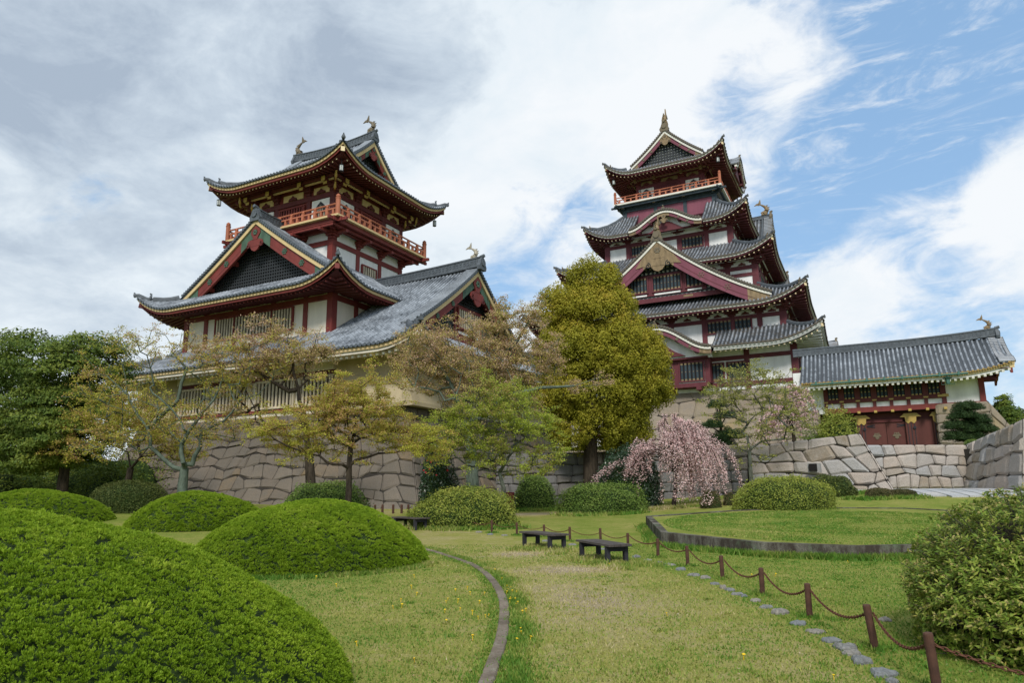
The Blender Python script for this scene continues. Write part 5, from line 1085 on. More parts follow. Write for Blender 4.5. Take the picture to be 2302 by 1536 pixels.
def skeleton(trunk, pts, tip=.012, pw=2.3, droop=0., trunk_r=None, minr=.01, wig=.12, limbs=()):
    """greedy branching: every target point hooks on to the nearest limb that is nearer the trunk top"""
    N_ = [np.array(p, float) for p in trunk]; par = [-1]+list(range(len(trunk)-1)); top = N_[-1]; nt_ = len(trunk)
    order = np.argsort(np.linalg.norm(pts-top, axis=1)); depth = [0]*nt_
    for lb in limbs:                                  # given main limbs, each hooked on to the nearest node
        for p in lb:
            j = int(np.argmin([np.linalg.norm(q-p) for q in N_])) if p is lb[0] else len(N_)-1
            m_ = (N_[j]+p)/2+rng.normal(0, .055, 3)*min(1, np.linalg.norm(N_[j]-p)); N_.append(m_); par.append(j); j = len(N_)-1
            N_.append(np.array(p, float)); par.append(j)
    nl_ = len(N_)
    for i in order:
        p = pts[i]; Q = np.array(N_); dist = np.linalg.norm(Q-p, axis=1); dt = np.linalg.norm(Q-top, axis=1)
        cost = dist*(1+.25*(dt > np.linalg.norm(p-top)))+.22*dt+np.where(Q[:, 2] > p[2]+.3, .35*dist, 0)
        cost[:max(0, nt_-3)] += 50
        j = int(np.argmin(cost)); L = dist[j]; m = max(1, int(L/.7)); prev = j
        for q in range(1, m+1):
            t = q/m; x = Q[j]+(p-Q[j])*t
            if q < m: x = x+rng.normal(0, wig*.35, 3)*min(1, L)+np.array([0, 0, -.10*L*sin(pi*t)+.05*L*sin(pi*t)])
            N_.append(x); par.append(prev); prev = len(N_)-1
    n_ = len(N_); ch = np.zeros(n_); isleaf = np.ones(n_, bool)
    for i in range(n_):
        if par[i] >= 0: isleaf[par[i]] = False
    acc = np.where(isleaf, tip**pw, 0.)
    for i in range(n_-1, 0, -1): acc[par[i]] += acc[i]
    r = np.maximum(acc**(1/pw), minr)
    if trunk_r is not None:
        for i in range(nt_): r[i] = max(r[i], trunk_r*(1-.35*i/max(1, nt_-1))) if False else trunk_r*(1-.3*i/max(1, nt_-1))
        r[nt_:] = np.minimum(r[nt_:], trunk_r*.72)
        q_ = nt_
        for lb in limbs:
            for m_ in range(2*len(lb)): f_ = m_/(2*len(lb)); r[q_] = max(min(r[q_], trunk_r*(.62-.42*f_)), trunk_r*(.46-.37*f_)); q_ += 1
    return np.array(N_), np.array(par), r, isleaf
def ellpts(E, n_, rim=.0):
    """random points in a union of world ellipsoids E = [(c, (rx,ry,rz))]"""
    vol = np.array([r[0]*r[1]*r[2] for c, r in E])**.8; k = rng.choice(len(E), n_, p=vol/vol.sum()); u = unit(rng.normal(size=(n_, 3))); rad = (rim+(1-rim)*rng.random(n_)**.5)[:, None]
    c = np.array([e[0] for e in E])[k]; r = np.array([e[1] for e in E])[k]; return c+u*rad*r
def pe(Y, *L):                                       # ellipsoids given by their place in the photograph at distance Y: (px, py, rpx, rpy, depth)
    return [(at(x, y, Y+o), (rx/FPX*Y, d, ry/FPX*Y)) for x, y, rx, ry, d, o in [l if len(l) == 6 else (*l, 0) for l in L]]
def barkmat(name, a, b, sc=6):
    m, n = newmat(name); o = n.n('ShaderNodeNewGeometry').outputs['Position']; mpn = n.n('ShaderNodeMapping'); mpn.inputs['Scale'].default_value = (1, 1, .35); n.l(o, mpn.inputs[0])
    f = n.noise(mpn.outputs[0], sc, 5, .7); principled(n, n.mix(n.ramp(f, [(.35, 0.), (.65, 1.)]), a, b), .9, .1, f, .8, .03); return m
M['bark_grey'] = barkmat('cherry_bark', (.045, .045, .036), (.13, .15, .115)); M['bark_dark'] = barkmat('dark_bark', (.022, .018, .014), (.07, .055, .04)); M['bark_green'] = barkmat('lichened_bark', (.06, .075, .058), (.13, .165, .13))
M['twig'] = flat('grey_twig', (.085, .075, .065), .9)
M['lf_cherry'] = attrmat('young_cherry_leaf', [(0, (.46, .48, .06)), (.40, (.43, .43, .06)), (.60, (.46, .34, .09)), (.82, (.50, .28, .14)), (1, (.64, .44, .34))], .35, hue_noise=.42, nscale=.55)
M['lf_cherrypink'] = attrmat('bronze_cherry_leaf', [(0, (.46, .48, .08)), (.38, (.44, .36, .12)), (.65, (.48, .31, .19)), (.88, (.60, .42, .33)), (1, (.74, .60, .55))], .3, hue_noise=.35, nscale=.5)
M['lf_lime'] = attrmat('lime_cherry_leaf', [(0, (.40, .50, .045)), (.4, (.34, .42, .05)), (.65, (.34, .34, .07)), (.85, (.42, .28, .11)), (1, (.48, .34, .18))], .35, hue_noise=.45, nscale=.6)
M['lf_camphor'] = attrmat('olive_gold_leaf', [(0, (.17, .18, .018)), (.35, (.275, .265, .024)), (.6, (.345, .315, .03)), (.85, (.45, .345, .047)), (1, (.48, .29, .055))], .3, hue_noise=.5, nscale=.30)
M['lf_ever'] = attrmat('evergreen_leaf', [(0, (.035, .075, .016)), (.4, (.085, .135, .022)), (.75, (.17, .21, .03)), (1, (.30, .30, .05))], .2, hue_noise=.4, nscale=.4)
M['lf_dark'] = attrmat('dark_glossy_leaf', [(0, (.012, .030, .014)), (.6, (.025, .055, .022)), (1, (.06, .10, .04))], .1, .35, .5, hue_noise=.3)
M['lf_pink'] = attrmat('pink_blossom', [(0, (.60, .38, .37)), (.5, (.76, .54, .53)), (.85, (.86, .70, .68)), (1, (.33, .28, .10))], .35, hue_noise=.15)
M['lf_sparse'] = attrmat('fresh_yellow_green_leaf', [(0, (.24, .28, .05)), (.5, (.31, .32, .08)), (1, (.42, .38, .16))], .35)
M['lf_pine'] = attrmat('pine_needle', [(0, (.018, .042, .016)), (.5, (.035, .07, .022)), (1, (.08, .125, .035))], .1, hue_noise=.3)
M['lf_juniper'] = attrmat('juniper_sprig', [(0, (.085, .16, .012)), (.3, (.175, .285, .016)), (.62, (.28, .40, .026)), (.86, (.40, .49, .06)), (.95, (.16, .24, .06)), (1, (.40, .30, .09))], .35, .6, .2, hue_noise=.35, nscale=1.3)
M['lf_azalea'] = attrmat('azalea_leaf', [(0, (.085, .13, .02)), (.4, (.18, .23, .035)), (.75, (.32, .34, .06)), (1, (.50, .44, .12))], .2, hue_noise=.35, nscale=.9)
M['lf_hedge'] = attrmat('green_hedge_leaf', [(0, (.06, .115, .02)), (.5, (.125, .20, .035)), (1, (.26, .32, .08))], .2, hue_noise=.3, nscale=.9)
M['lf_olive'] = attrmat('olive_hedge_leaf', [(0, (.04, .06, .015)), (.5, (.075, .10, .022)), (1, (.14, .15, .04))], .2, hue_noise=.3, nscale=.9)
M['lf_brown'] = attrmat('brownish_hedge_leaf', [(0, (.045, .05, .02)), (.5, (.10, .09, .035)), (1, (.17, .13, .06))], .2)
M['lf_rhodo'] = attrmat('long_leathery_leaf', [(0, (.08, .145, .018)), (.4, (.17, .25, .03)), (.75, (.30, .35, .06)), (.93, (.38, .34, .08)), (1, (.52, .34, .03))], .28, .55, .22, hue_noise=.25, nscale=1.5)
M['lf_bud'] = attrmat('pale_bud', [(0, (.30, .28, .09)), (1, (.46, .38, .15))], .2)
M['core'] = flat('shaded_foliage_interior', (.022, .042, .008), 1); M['coreb'] = flat('shaded_shrub_interior', (.028, .024, .014), 1)  # near-black shell colours standing in for shade between leaves
LP_LABELS = []
def tree(name, label, base, trunk, E, npt, nleaf, leaf, lsize, leafmat, bark, trunk_r, group=None, spread=.28, tip=.010, limbs=(), asp=.6, twigs=2, flat_=.42, nb=.45, rim=.15, cat='tree', droop=0, wig=.12, layer=.62, outward=False, extra_layers=None):
    base = np.array(base, float); root = empty(name, base, 0, label, cat, group)
    pts = ellpts(E, npt, rim); pts[:, 2] = np.round(pts[:, 2]/layer)*layer+rng.normal(0, .20, npt) if layer else pts[:, 2]; Nn, par, r, isl = skeleton([base+np.array(t_) for t_ in trunk], pts, tip, trunk_r=trunk_r, wig=wig, limbs=limbs)
    i = np.arange(1, len(Nn)); TA, TB_, RA, RB = Nn[par[i]], Nn[i], r[par[i]]*np.where(i < len(trunk), 1, np.minimum(1, 1.25*r[i]/np.maximum(r[par[i]], 1e-4))), r[i]
    tips = Nn[len(trunk):]; thin = r[len(trunk):] < tip*2.6; src = tips[thin] if thin.sum() > 20 else tips
    if twigs:
        T0 = np.repeat(src, twigs, 0); d = unit(rng.normal(size=T0.shape)*np.array([1, 1, .6])+np.array([0, 0, .25])); L = rng.uniform(.5, 1.4, (len(T0), 1))*spread*2.0; T1 = T0+d*L
        TA, TB_, RA, RB = np.concatenate([TA, T0]), np.concatenate([TB_, T1]), np.concatenate([RA, np.full(len(T0), tip*.5)]), np.concatenate([RB, np.full(len(T0), tip*.2)])
        k = rng.integers(0, len(T0), nleaf); C = T0[k]+(T1[k]-T0[k])*rng.random((nleaf, 1))**.6+rng.normal(size=(nleaf, 3))*spread*np.array([.42, .42, .42*flat_])
        on = unit(C-T0[k])
    tubes('trunk', TA, TB_, RA, RB, bark, root, base, 6)
    if twigs: pass
    else:
        k = rng.integers(0, len(src), nleaf); u = unit(rng.normal(size=(nleaf, 3))); C = src[k]+u*(rng.random((nleaf, 1))**.33)*spread*np.array([1, 1, flat_]); on = u
    leaves('crown', C, lsize, leafmat, root, base, nrm=(on if outward else np.array([0, 0, 1.])), nb=nb, asp=asp, droop=droop)
    return root
def clumptree(name, label, base, trunk, E, nclump, cr_, per, lsize, leafmat, bark, trunk_r, flat_=.75, shell=.55, asp=.5, group=None, cat='tree', nb=.55, core=None, droop=.15, limbs=60, jitr=.3, full=0):
    """dense crown made of many rounded leaf clumps"""
    base = np.array(base, float); root = empty(name, base, 0, label, cat, group)
    P = ellpts(E, nclump, shell); Lp = ellpts(E, limbs, .1)
    Nn, par, r, isl = skeleton([base+np.array(t_) for t_ in trunk], Lp, .03, trunk_r=trunk_r); i = np.arange(1, len(Nn)); tubes('trunk', Nn[par[i]], Nn[i], r[par[i]], r[i], bark, root, base, 8)
    cs = cr_*(1+jitr*rng.uniform(-1, 1, nclump)); k = np.repeat(np.arange(nclump), per); u = unit(rng.normal(size=(len(k), 3))); u[:, 2] = u[:, 2] if full else np.abs(u[:, 2])*.9+u[:, 2]*.1-.12
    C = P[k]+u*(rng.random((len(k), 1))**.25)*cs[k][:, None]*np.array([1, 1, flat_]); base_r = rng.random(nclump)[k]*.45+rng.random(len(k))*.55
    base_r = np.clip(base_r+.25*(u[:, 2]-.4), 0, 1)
    leaves('crown', C, lsize, leafmat, root, base, nrm=unit(u+.8*unit((P-np.mean([e[0] for e in E], axis=0))*np.array([1, 1, .5]))[k]+np.array([0, 0, .3])), nb=nb, asp=asp, rnd=base_r, droop=droop)
    return root
def shrub(name, label, c, r, n_, lsize, mat, core='core', group=None, lump=.08, lf=2.2, base_z=None, asp=.5, depth=.12, power=2.2, cat='bush', stray=.0, nb=.45, buds=0, front=None):
    """clipped bush: lumpy super-ellipsoid dome of leaves over a dark shell that stands in for inner shade, standing on the ground"""
    c = np.array(c, float); z0 = ghf(c[0], c[1]) if base_z is None else base_z; root = empty(name, (c[0], c[1], z0), 0, label, cat, group); r = np.array(r, float)
    ph = rng.uniform(0, 6.3, (6, 3)); fq = rng.normal(size=(6, 3))*lf
    def radial(u): return 1+lump*np.mean([np.sin(u@fq[i]*2.2+ph[i, 0]) for i in range(6)], axis=0)*2.4
    def surf(u, s=1.): 
        h = np.hypot(u[:, 0], u[:, 1]); z = np.maximum(u[:, 2], -.2); k = (np.abs(h)**power+np.abs(z)**power)**(-1/power); q = u*k[:, None]*radial(u)[:, None]*s; q[:, 2] = np.maximum(q[:, 2], -.02); return q*r
    u = unit(rng.normal(size=(int(n_*1.3), 3))); u = u[u[:, 2] > -.15][:n_]; P = surf(u, 1-depth*rng.random((len(u)))**1.5 if False else 1.); P = P*(1-depth*rng.random((len(u), 1))**1.6)
    if stray > 0: k = rng.random(len(u)) < stray; P[k] *= (1+rng.random((k.sum(), 1))*.10)
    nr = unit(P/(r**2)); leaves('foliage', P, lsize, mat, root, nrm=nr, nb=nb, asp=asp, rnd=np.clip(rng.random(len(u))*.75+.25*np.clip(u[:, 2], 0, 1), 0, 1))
    if buds:
        k = rng.integers(0, len(u), buds); leaves('bud_tips', P[k]*1.015+nr[k]*.01, lsize*.5, 'lf_bud', root, nrm=nr[k], nb=.2, asp=.5)
    # core: closed dark shell painting the shade inside the foliage
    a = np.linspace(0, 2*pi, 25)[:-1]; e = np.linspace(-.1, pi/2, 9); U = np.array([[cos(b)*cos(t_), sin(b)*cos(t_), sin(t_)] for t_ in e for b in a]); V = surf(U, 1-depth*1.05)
    F = [(i*24+j, i*24+(j+1) % 24, (i+1)*24+(j+1) % 24, (i+1)*24+j) for i in range(8) for j in range(24)]; npmesh('shade_core', V, F, core, None, root, smooth=True)
    return root
def dome(name, label, c, r, h, n_, size, power=2.0, seed=0, hl=.085):
    """rounded juniper mound covered with upright feathery sprigs"""
    c = np.array(c, float); z0 = ghf(c[0], c[1]-r[1])-.03; root = empty(name, (c[0], c[1], z0), 0, label, 'bush', 'clipped juniper mounds'); rx, ry = r
    ph = rng.uniform(0, 6.3, 8); fx = rng.normal(size=(8, 2))*1.5
    def hz(x, y):
        q = np.clip((x/rx)**2+(y/ry)**2, 0, 1); b = h*(1-q**(power/2))**(.62); return b+hl*sum(np.sin(x*fx[i, 0]+y*fx[i, 1]+ph[i]) for i in range(8))/8*2*(1-q)
    def nrm(x, y): e = .02; gx = (hz(x+e, y)-hz(x-e, y))/(2*e); gy = (hz(x, y+e)-hz(x, y-e))/(2*e); v = np.stack([-gx, -gy, np.ones_like(gx)], -1); return v
    # sample by surface area, dropping what faces away from the garden path
    m = n_*6; t_ = rng.uniform(0, 2*pi, m); q = np.sqrt(rng.random(m))*.999; x, y = rx*q*np.cos(t_), ry*q*np.sin(t_); nn = nrm(x, y); A = np.minimum(np.linalg.norm(nn, axis=1), 12)
    view = np.array([0, 0, CH])-np.stack([c[0]+x, c[1]+y, z0+hz(x, y)], -1); dv = np.linalg.norm(view, axis=1); fac = (unit(nn)*unit(view)).sum(1); A = A*np.where(fac > -.35, 1, .25)*(1/np.maximum(dv, 2.2))**.9
    T_ = n_//9; k = rng.choice(m, T_, replace=False, p=A/A.sum()); x, y, nn = x[k], y[k], unit(nn[k]); P = np.stack([x, y, hz(x, y)], -1)
    big = np.sin(x*4.1+ph[0])*np.sin(y*3.7+ph[1])+.6*np.sin(x*9+y*3+ph[2])*np.sin(y*8-x*4+ph[3]); P = P-nn*(.012+.013*np.clip(-big, -.4, 1.2)[:, None]+.03*rng.random((T_, 1))**2)
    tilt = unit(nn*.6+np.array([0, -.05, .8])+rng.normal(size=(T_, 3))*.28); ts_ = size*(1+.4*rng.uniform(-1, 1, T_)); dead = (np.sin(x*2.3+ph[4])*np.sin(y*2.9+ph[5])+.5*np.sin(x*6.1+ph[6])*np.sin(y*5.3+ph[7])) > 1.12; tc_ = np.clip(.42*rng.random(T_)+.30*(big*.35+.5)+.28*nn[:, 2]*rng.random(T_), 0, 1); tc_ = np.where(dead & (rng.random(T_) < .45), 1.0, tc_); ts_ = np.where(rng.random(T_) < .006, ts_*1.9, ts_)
    K = np.repeat(np.arange(T_), 9); n_ = len(K); up0_ = tilt[K]; off = unit(np.cross(up0_, rng.normal(size=(n_, 3))))*rng.random((n_, 1))**.6; sz = ts_[K]; P = P[K]+off*(sz*.75)[:, None]-up0_*(sz*.55)[:, None]*(np.linalg.norm(off, axis=1)**2)[:, None]; up = unit(up0_+off*.8); hcol = tc_[K]; V = []; B = 5; R_ = []
    for b in range(B):
        a = unit(np.cross(up, unit(rng.normal(size=(n_, 3))))); d = unit(up+a*(.15+.75*(b > 0)*rng.random((n_, 1)))); sd_ = unit(np.cross(d, rng.normal(size=(n_, 3)))); L = (sz*(.85 if b == 0 else .62))[:, None]; st_ = P+up*(sz*.09*b)[:, None]*(b > 0)
        V.append(np.stack([st_, st_+d*L*.6+sd_*L*.17, st_+d*L, st_+d*L*.6-sd_*L*.17], 1)); R_.append(np.clip(hcol+rng.normal(0, .09, n_)-.10*(b == 0), 0, 1))
    V = np.concatenate(V).reshape(-1, 3); i = np.arange(n_*B)*4; npmesh('foliage', V, np.stack([i, i+1, i+2, i+3], 1), 'lf_juniper', np.concatenate(R_), root)
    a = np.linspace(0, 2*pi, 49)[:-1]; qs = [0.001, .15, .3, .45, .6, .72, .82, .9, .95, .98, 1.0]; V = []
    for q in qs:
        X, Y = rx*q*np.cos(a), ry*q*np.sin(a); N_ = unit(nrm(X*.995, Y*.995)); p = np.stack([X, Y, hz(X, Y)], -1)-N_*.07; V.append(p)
    V = np.concatenate(V); F = [(i*48+j, i*48+(j+1) % 48, (i+1)*48+(j+1) % 48, (i+1)*48+j) for i in range(len(qs)-1) for j in range(48)]; npmesh('shade_core', V, F, 'core', None, root, smooth=True)  # dark shell gives the gaps between sprigs their shade
    return root
# juniper mounds
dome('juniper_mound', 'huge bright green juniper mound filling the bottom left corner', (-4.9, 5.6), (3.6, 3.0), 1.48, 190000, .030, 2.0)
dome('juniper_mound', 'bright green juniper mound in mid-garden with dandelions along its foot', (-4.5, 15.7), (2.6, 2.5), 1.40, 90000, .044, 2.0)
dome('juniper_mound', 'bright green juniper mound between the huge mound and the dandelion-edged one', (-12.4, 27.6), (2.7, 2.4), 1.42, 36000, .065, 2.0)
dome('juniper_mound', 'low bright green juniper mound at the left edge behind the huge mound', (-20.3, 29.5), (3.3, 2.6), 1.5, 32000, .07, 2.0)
# trees
def gb(px, Y): x = (px-CX)/FPX*Y*cos(0)*1.0; p = at(px, 1100, Y); return np.array([p[0], Y, ghf(p[0], Y)])
def tr(*L): return [(0, 0, -.2)]+list(L)
# left cherry with grey-green forked trunk
b = gb(410, 33); E = pe(33, (300, 905, 130, 55, 1.8), (200, 860, 70, 50, 1.2), (430, 960, 120, 45, 1.8), (520, 820, 90, 60, 1.5), (330, 790, 110, 60, 1.6), (620, 800, 60, 50, 1), (250, 990, 110, 40, 1.5), (500, 900, 80, 60, 1.4))
tree('cherry_tree', 'cherry tree with a grey-green forked trunk and thin bare twigs before the tower\'s left side', b, tr((0, 0, .7), (0, 0, 1.5), (.02, 0, 2.1)), E, 320, 27000, 1, .075, 'lf_cherry', 'bark_green', .27, limbs=[[at(392, 1052, 33), at(365, 1030, 33), at(338, 1005, 33), at(330, 960, 33), at(285, 885, 33), at(240, 845, 33)], [at(412, 1040, 32.6), at(408, 1000, 32.6), at(440, 950, 32.6), at(480, 900, 32.6), at(500, 850, 32.6)], [at(432, 1045, 33), at(450, 1005, 33), at(455, 970, 33), at(500, 950, 33), at(540, 900, 33)], [at(338, 960, 33.4), at(400, 900, 33.4), at(420, 830, 33.4), at(385, 790, 33.4)]], group='cherry trees in young leaf', spread=.26, tip=.014, twigs=3)
b = gb(700, 34.5); E = pe(34, (640, 800, 130, 50, 1.8), (560, 830, 90, 55, 1.5), (600, 760, 80, 35, 1.2), (700, 800, 60, 45, 1.2), (470, 790, 60, 45, 1.0), (540, 930, 60, 25, 1))
tree('cherry_tree', 'tall cherry tree with pinkish young leaves right before the tower windows', b, tr((0, 0, 1), (-.1, 0, 2.0), (-.2, 0, 3.0)), E, 260, 27000, 1, .078, 'lf_cherrypink', 'bark_dark', .30, limbs=[[at(690, 960, 34), at(672, 900, 34), at(660, 840, 34), at(668, 790, 34)], [at(650, 880, 34), at(600, 850, 34), at(560, 830, 34)]], group='cherry trees in young leaf', spread=.27, tip=.014, twigs=3)
b = gb(783, 25.5); E = pe(25.5, (790, 945, 150, 50, 1.9), (680, 950, 110, 42, 1.6), (900, 975, 110, 40, 1.6), (830, 880, 90, 42, 1.4), (620, 985, 70, 30, 1.1), (760, 900, 90, 42, 1.4), (960, 1000, 60, 20, .9), (700, 1000, 80, 28, 1.2))
tree('cherry_tree', 'spreading cherry tree with a slender straight trunk behind the dandelion-edged mound', b, tr((0, 0, .8), (.02, 0, 1.5), (0, 0, 2.3), (.04, 0, 3.1)), E, 380, 68000, 1, .058, 'lf_cherry', 'bark_dark', .135, limbs=[[at(770, 1045, 25.2), at(735, 1040, 25.2), at(690, 1020, 25.2), at(620, 990, 25.2), at(560, 965, 25.2)], [at(800, 1035, 25.5), at(850, 1020, 25.5), at(920, 1010, 25.5), at(985, 990, 25.5)], [at(790, 1000, 25.8), at(800, 950, 25.8), at(785, 890, 25.8)], [at(775, 1000, 25.5), at(730, 960, 25.5), at(690, 915, 25.5)]], group='cherry trees in young leaf', spread=.2, tip=.009, twigs=3)
b = gb(1063, 36); E = pe(36, (1040, 800, 160, 80, 2.4), (1140, 740, 110, 45, 1.8), (960, 780, 90, 60, 1.6), (1180, 720, 80, 40, 1.4), (1080, 880, 150, 60, 2.2), (1230, 800, 60, 50, 1.4), (940, 850, 80, 45, 1.4), (1150, 830, 100, 60, 1.8), (1310, 856, 80, 22, .9))
tree('cherry_tree', 'tall bronze-leaved cherry tree with a thick pale green trunk between the castle towers', b, tr((0, 0, 1.2), (-.05, 0, 2.2), (-.1, 0, 3.2)), E, 420, 74000, 1, .08, 'lf_cherrypink', 'bark_green', .42, limbs=[[at(1050, 960, 36), at(1030, 900, 36), at(1000, 840, 36), at(960, 800, 36)], [at(1075, 940, 35.5), at(1140, 890, 35.5), at(1215, 872, 35.5), at(1290, 868, 35.5)], [at(1070, 900, 36), at(1110, 830, 36), at(1160, 770, 36), at(1190, 720, 36)]], group='cherry trees in young leaf', spread=.3, tip=.015, twigs=3)
b = gb(1132, 31); E = pe(31, (1110, 930, 120, 55, 1.8), (1060, 1000, 110, 50, 1.7), (1190, 960, 90, 60, 1.5), (1150, 1040, 110, 32, 1.5), (1000, 960, 60, 45, 1.1), (1120, 880, 60, 40, 1.1), (1240, 1020, 40, 20, .8))
tree('cherry_tree', 'yellow-green cherry tree with a slim trunk beside the red cabinet', b, tr((0, 0, .8), (0, 0, 1.3)), E, 340, 50000, 1, .07, 'lf_lime', 'bark_grey', .16, group='cherry trees in young leaf', spread=.24, tip=.011, twigs=3)
b = gb(285, 37); E = pe(37, (250, 960, 110, 50, 2), (330, 930, 80, 60, 1.6), (380, 1000, 90, 40, 1.6), (160, 1000, 60, 35, 1.2))
tree('cherry_tree', 'dark-stemmed cherry tree in the shade at the far left behind the dome bush', b, tr((0, 0, 1.0), (.1, 0, 2.0)), E, 170, 30000, 1, .08, 'lf_cherry', 'bark_dark', .22, group='cherry trees in young leaf', spread=.28, tip=.013, twigs=3)
# long bare limb of a cherry
# camphor-like tree
b = gb(1328, 47); E = pe(47, (1335, 640, 62, 55, 1.9), (1340, 720, 105, 75, 3.0), (1270, 700, 62, 60, 2.2), (1370, 800, 120, 85, 3.4), (1290, 800, 90, 80, 3.0), (1420, 830, 90, 75, 2.8), (1340, 890, 140, 60, 3.2), (1440, 880, 70, 50, 2.2), (1330, 960, 110, 50, 2.6), (1400, 960, 60, 40, 2))
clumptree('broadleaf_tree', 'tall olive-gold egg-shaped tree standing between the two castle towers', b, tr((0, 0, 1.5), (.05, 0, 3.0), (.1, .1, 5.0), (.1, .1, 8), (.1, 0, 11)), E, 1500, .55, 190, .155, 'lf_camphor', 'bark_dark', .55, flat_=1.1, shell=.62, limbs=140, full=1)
# evergreen left
b = gb(140, 39); E = pe(39, (90, 830, 110, 75, 3), (190, 850, 90, 90, 3), (60, 960, 130, 90, 3.2), (180, 960, 100, 90, 3), (220, 800, 50, 45, 1.8), (80, 1020, 120, 50, 3))
clumptree('broadleaf_tree', 'dense dark evergreen tree filling the left edge of the view', b, tr((0, 0, 1.5), (0, 0, 3)), E, 420, .85, 170, .17, 'lf_ever', 'bark_dark', .33, shell=.6, limbs=60)
b = gb(10, 47); E = pe(47, (-40, 900, 120, 110, 3.5), (20, 830, 50, 50, 2), (60, 990, 120, 80, 3))
clumptree('broadleaf_tree', 'second evergreen at the very left edge, behind the dense dark one', b, tr((0, 0, 1.5), (0, 0, 3)), E, 230, .95, 130, .2, 'lf_ever', 'bark_dark', .4, shell=.6, limbs=40)
# background thicket at left
for (x, y, Y, rx, rz, lb) in ((20, 1080, 44, 3.2, 2.2, 'dark thicket bush at the left edge under the evergreens'), (175, 1085, 46, 3.0, 2.4, 'dark thicket bush right of the evergreen trunk'), (250, 1075, 44, 2.4, 2.9, 'dark thicket bush beneath the shaded cherry tree'), (-70, 1070, 42, 4, 3.2, 'dark thicket bush cut off by the left edge'), (235, 1070, 52, 6.5, 4.6, 'tallest dark thicket bush, behind the shaded cherry tree')):
    q = gb(x, Y); shrub('thicket_bush', lb, q, (rx, 1.6, rz), 6000, .16, 'lf_ever', group='thicket bushes', lump=.12, depth=.3)
# slim tree in front of the keep
b = gb(1690, 38); E = pe(38, (1700, 880, 110, 50, 2.0), (1640, 900, 70, 50, 1.5), (1780, 900, 75, 40, 1.5), (1720, 960, 110, 40, 2), (1690, 840, 90, 25, 1.4), (1830, 940, 35, 25, 1), (1700, 1010, 60, 30, 1.2))
tree('slim_tree', 'airy tree with sparse fresh yellow-green leaves before the tall keep', b, tr((0, 0, 1.4), (0.02, 0, 2.4)), E, 240, 12000, 1, .10, 'lf_sparse', 'bark_grey', .13, None, .22, .013, twigs=3)
# weeping cherries
def weeping(label, base, H, W_, n_str, drop, nfl, trunk_r, sz, lean=0, sidey=1.):
    base = np.array(base, float); root = empty('weeping_cherry', base, 0, label, 'tree', 'weeping cherry trees in pink blossom'); A, B, ra, rb = [], [], [], []; P = []
    T0 = np.array([0, 0, -.1]); top = np.array([lean, 0, H*.62]); prev = T0
    for i in range(1, 6): p = T0+(top-T0)*i/5+rng.normal(0, .06, 3)*(i < 5); A.append(prev); B.append(p); ra.append(trunk_r*(1-.12*(i-1))); rb.append(trunk_r*(1-.12*i)); prev = p
    nb_ = 20; baz = rng.uniform(0, 2*pi, nb_); lf_ = np.cos(baz) < -.35; bre = np.where(lf_, rng.uniform(.75, 1.35, nb_), rng.uniform(.45, 1.1, nb_)); bzh = np.where(lf_, rng.uniform(.62, .90, nb_), rng.uniform(.8, 1.12, nb_)); bw_ = np.where(lf_, .55, 1.)*rng.uniform(.3, 1.5, nb_); bw_ /= bw_.sum()
    for s_ in range(n_str):
        q_ = rng.choice(nb_, p=bw_); az = baz[q_]+rng.normal(0, .13); R_ = W_*bre[q_]*rng.uniform(.3, 1.0); z1 = H*bzh[q_]*rng.uniform(.9, 1.0)*(1-.30*(R_/W_)**2); st_ = T0+(top-T0)*rng.uniform(.55, 1); e = np.array([cos(az)*R_, sin(az)*R_*sidey, 0]); dl = drop*rng.uniform(.45, 1.15)*(.72 if lf_[q_] else 1); n = 14; prev = st_
        for i in range(1, n+1):
            t = i/n
            if t < .45: q = t/.45; p = st_*(1-q)+(np.array([e[0]*.72, e[1]*.72, z1]))*q; p[2] += .25*sin(pi*q)
            else: q = (t-.45)/.55; p = np.array([e[0]*(.72+.28*sin(q*pi/2)), e[1]*(.72+.28*sin(q*pi/2)), z1-dl*q**1.4])
            p = p+rng.normal(0, .03, 3); p[2] = max(p[2], .25); A.append(prev); B.append(p); r0 = .028*(1-t)+.005; ra.append(r0+.004); rb.append(r0); 
            if t > .3: P.append((prev, p))
            prev = p
    tubes('trunk', A, B, ra, rb, 'bark_dark', root, (0, 0, 0), 6); Q = np.array(P); k = rng.integers(0, len(Q), nfl); C = Q[k, 0]+(Q[k, 1]-Q[k, 0])*rng.random((nfl, 1))+rng.normal(0, .075, (nfl, 3)); leaves('blossom', C, sz, 'lf_pink', root, nb=.1, asp=.8); return root
b = gb(1512, 35.5); weeping('low weeping cherry covered in pink blossom before the dark bush', b, 4.5, 3.6, 170, 3.1, 42000, .13, .068, .4)
b = gb(1790, 46); b[2] = 3.75; weeping('pale pink weeping cherry on the terrace behind the boulder wall', b, 4.6, 2.3, 70, 3.2, 9000, .16, .11, .2)
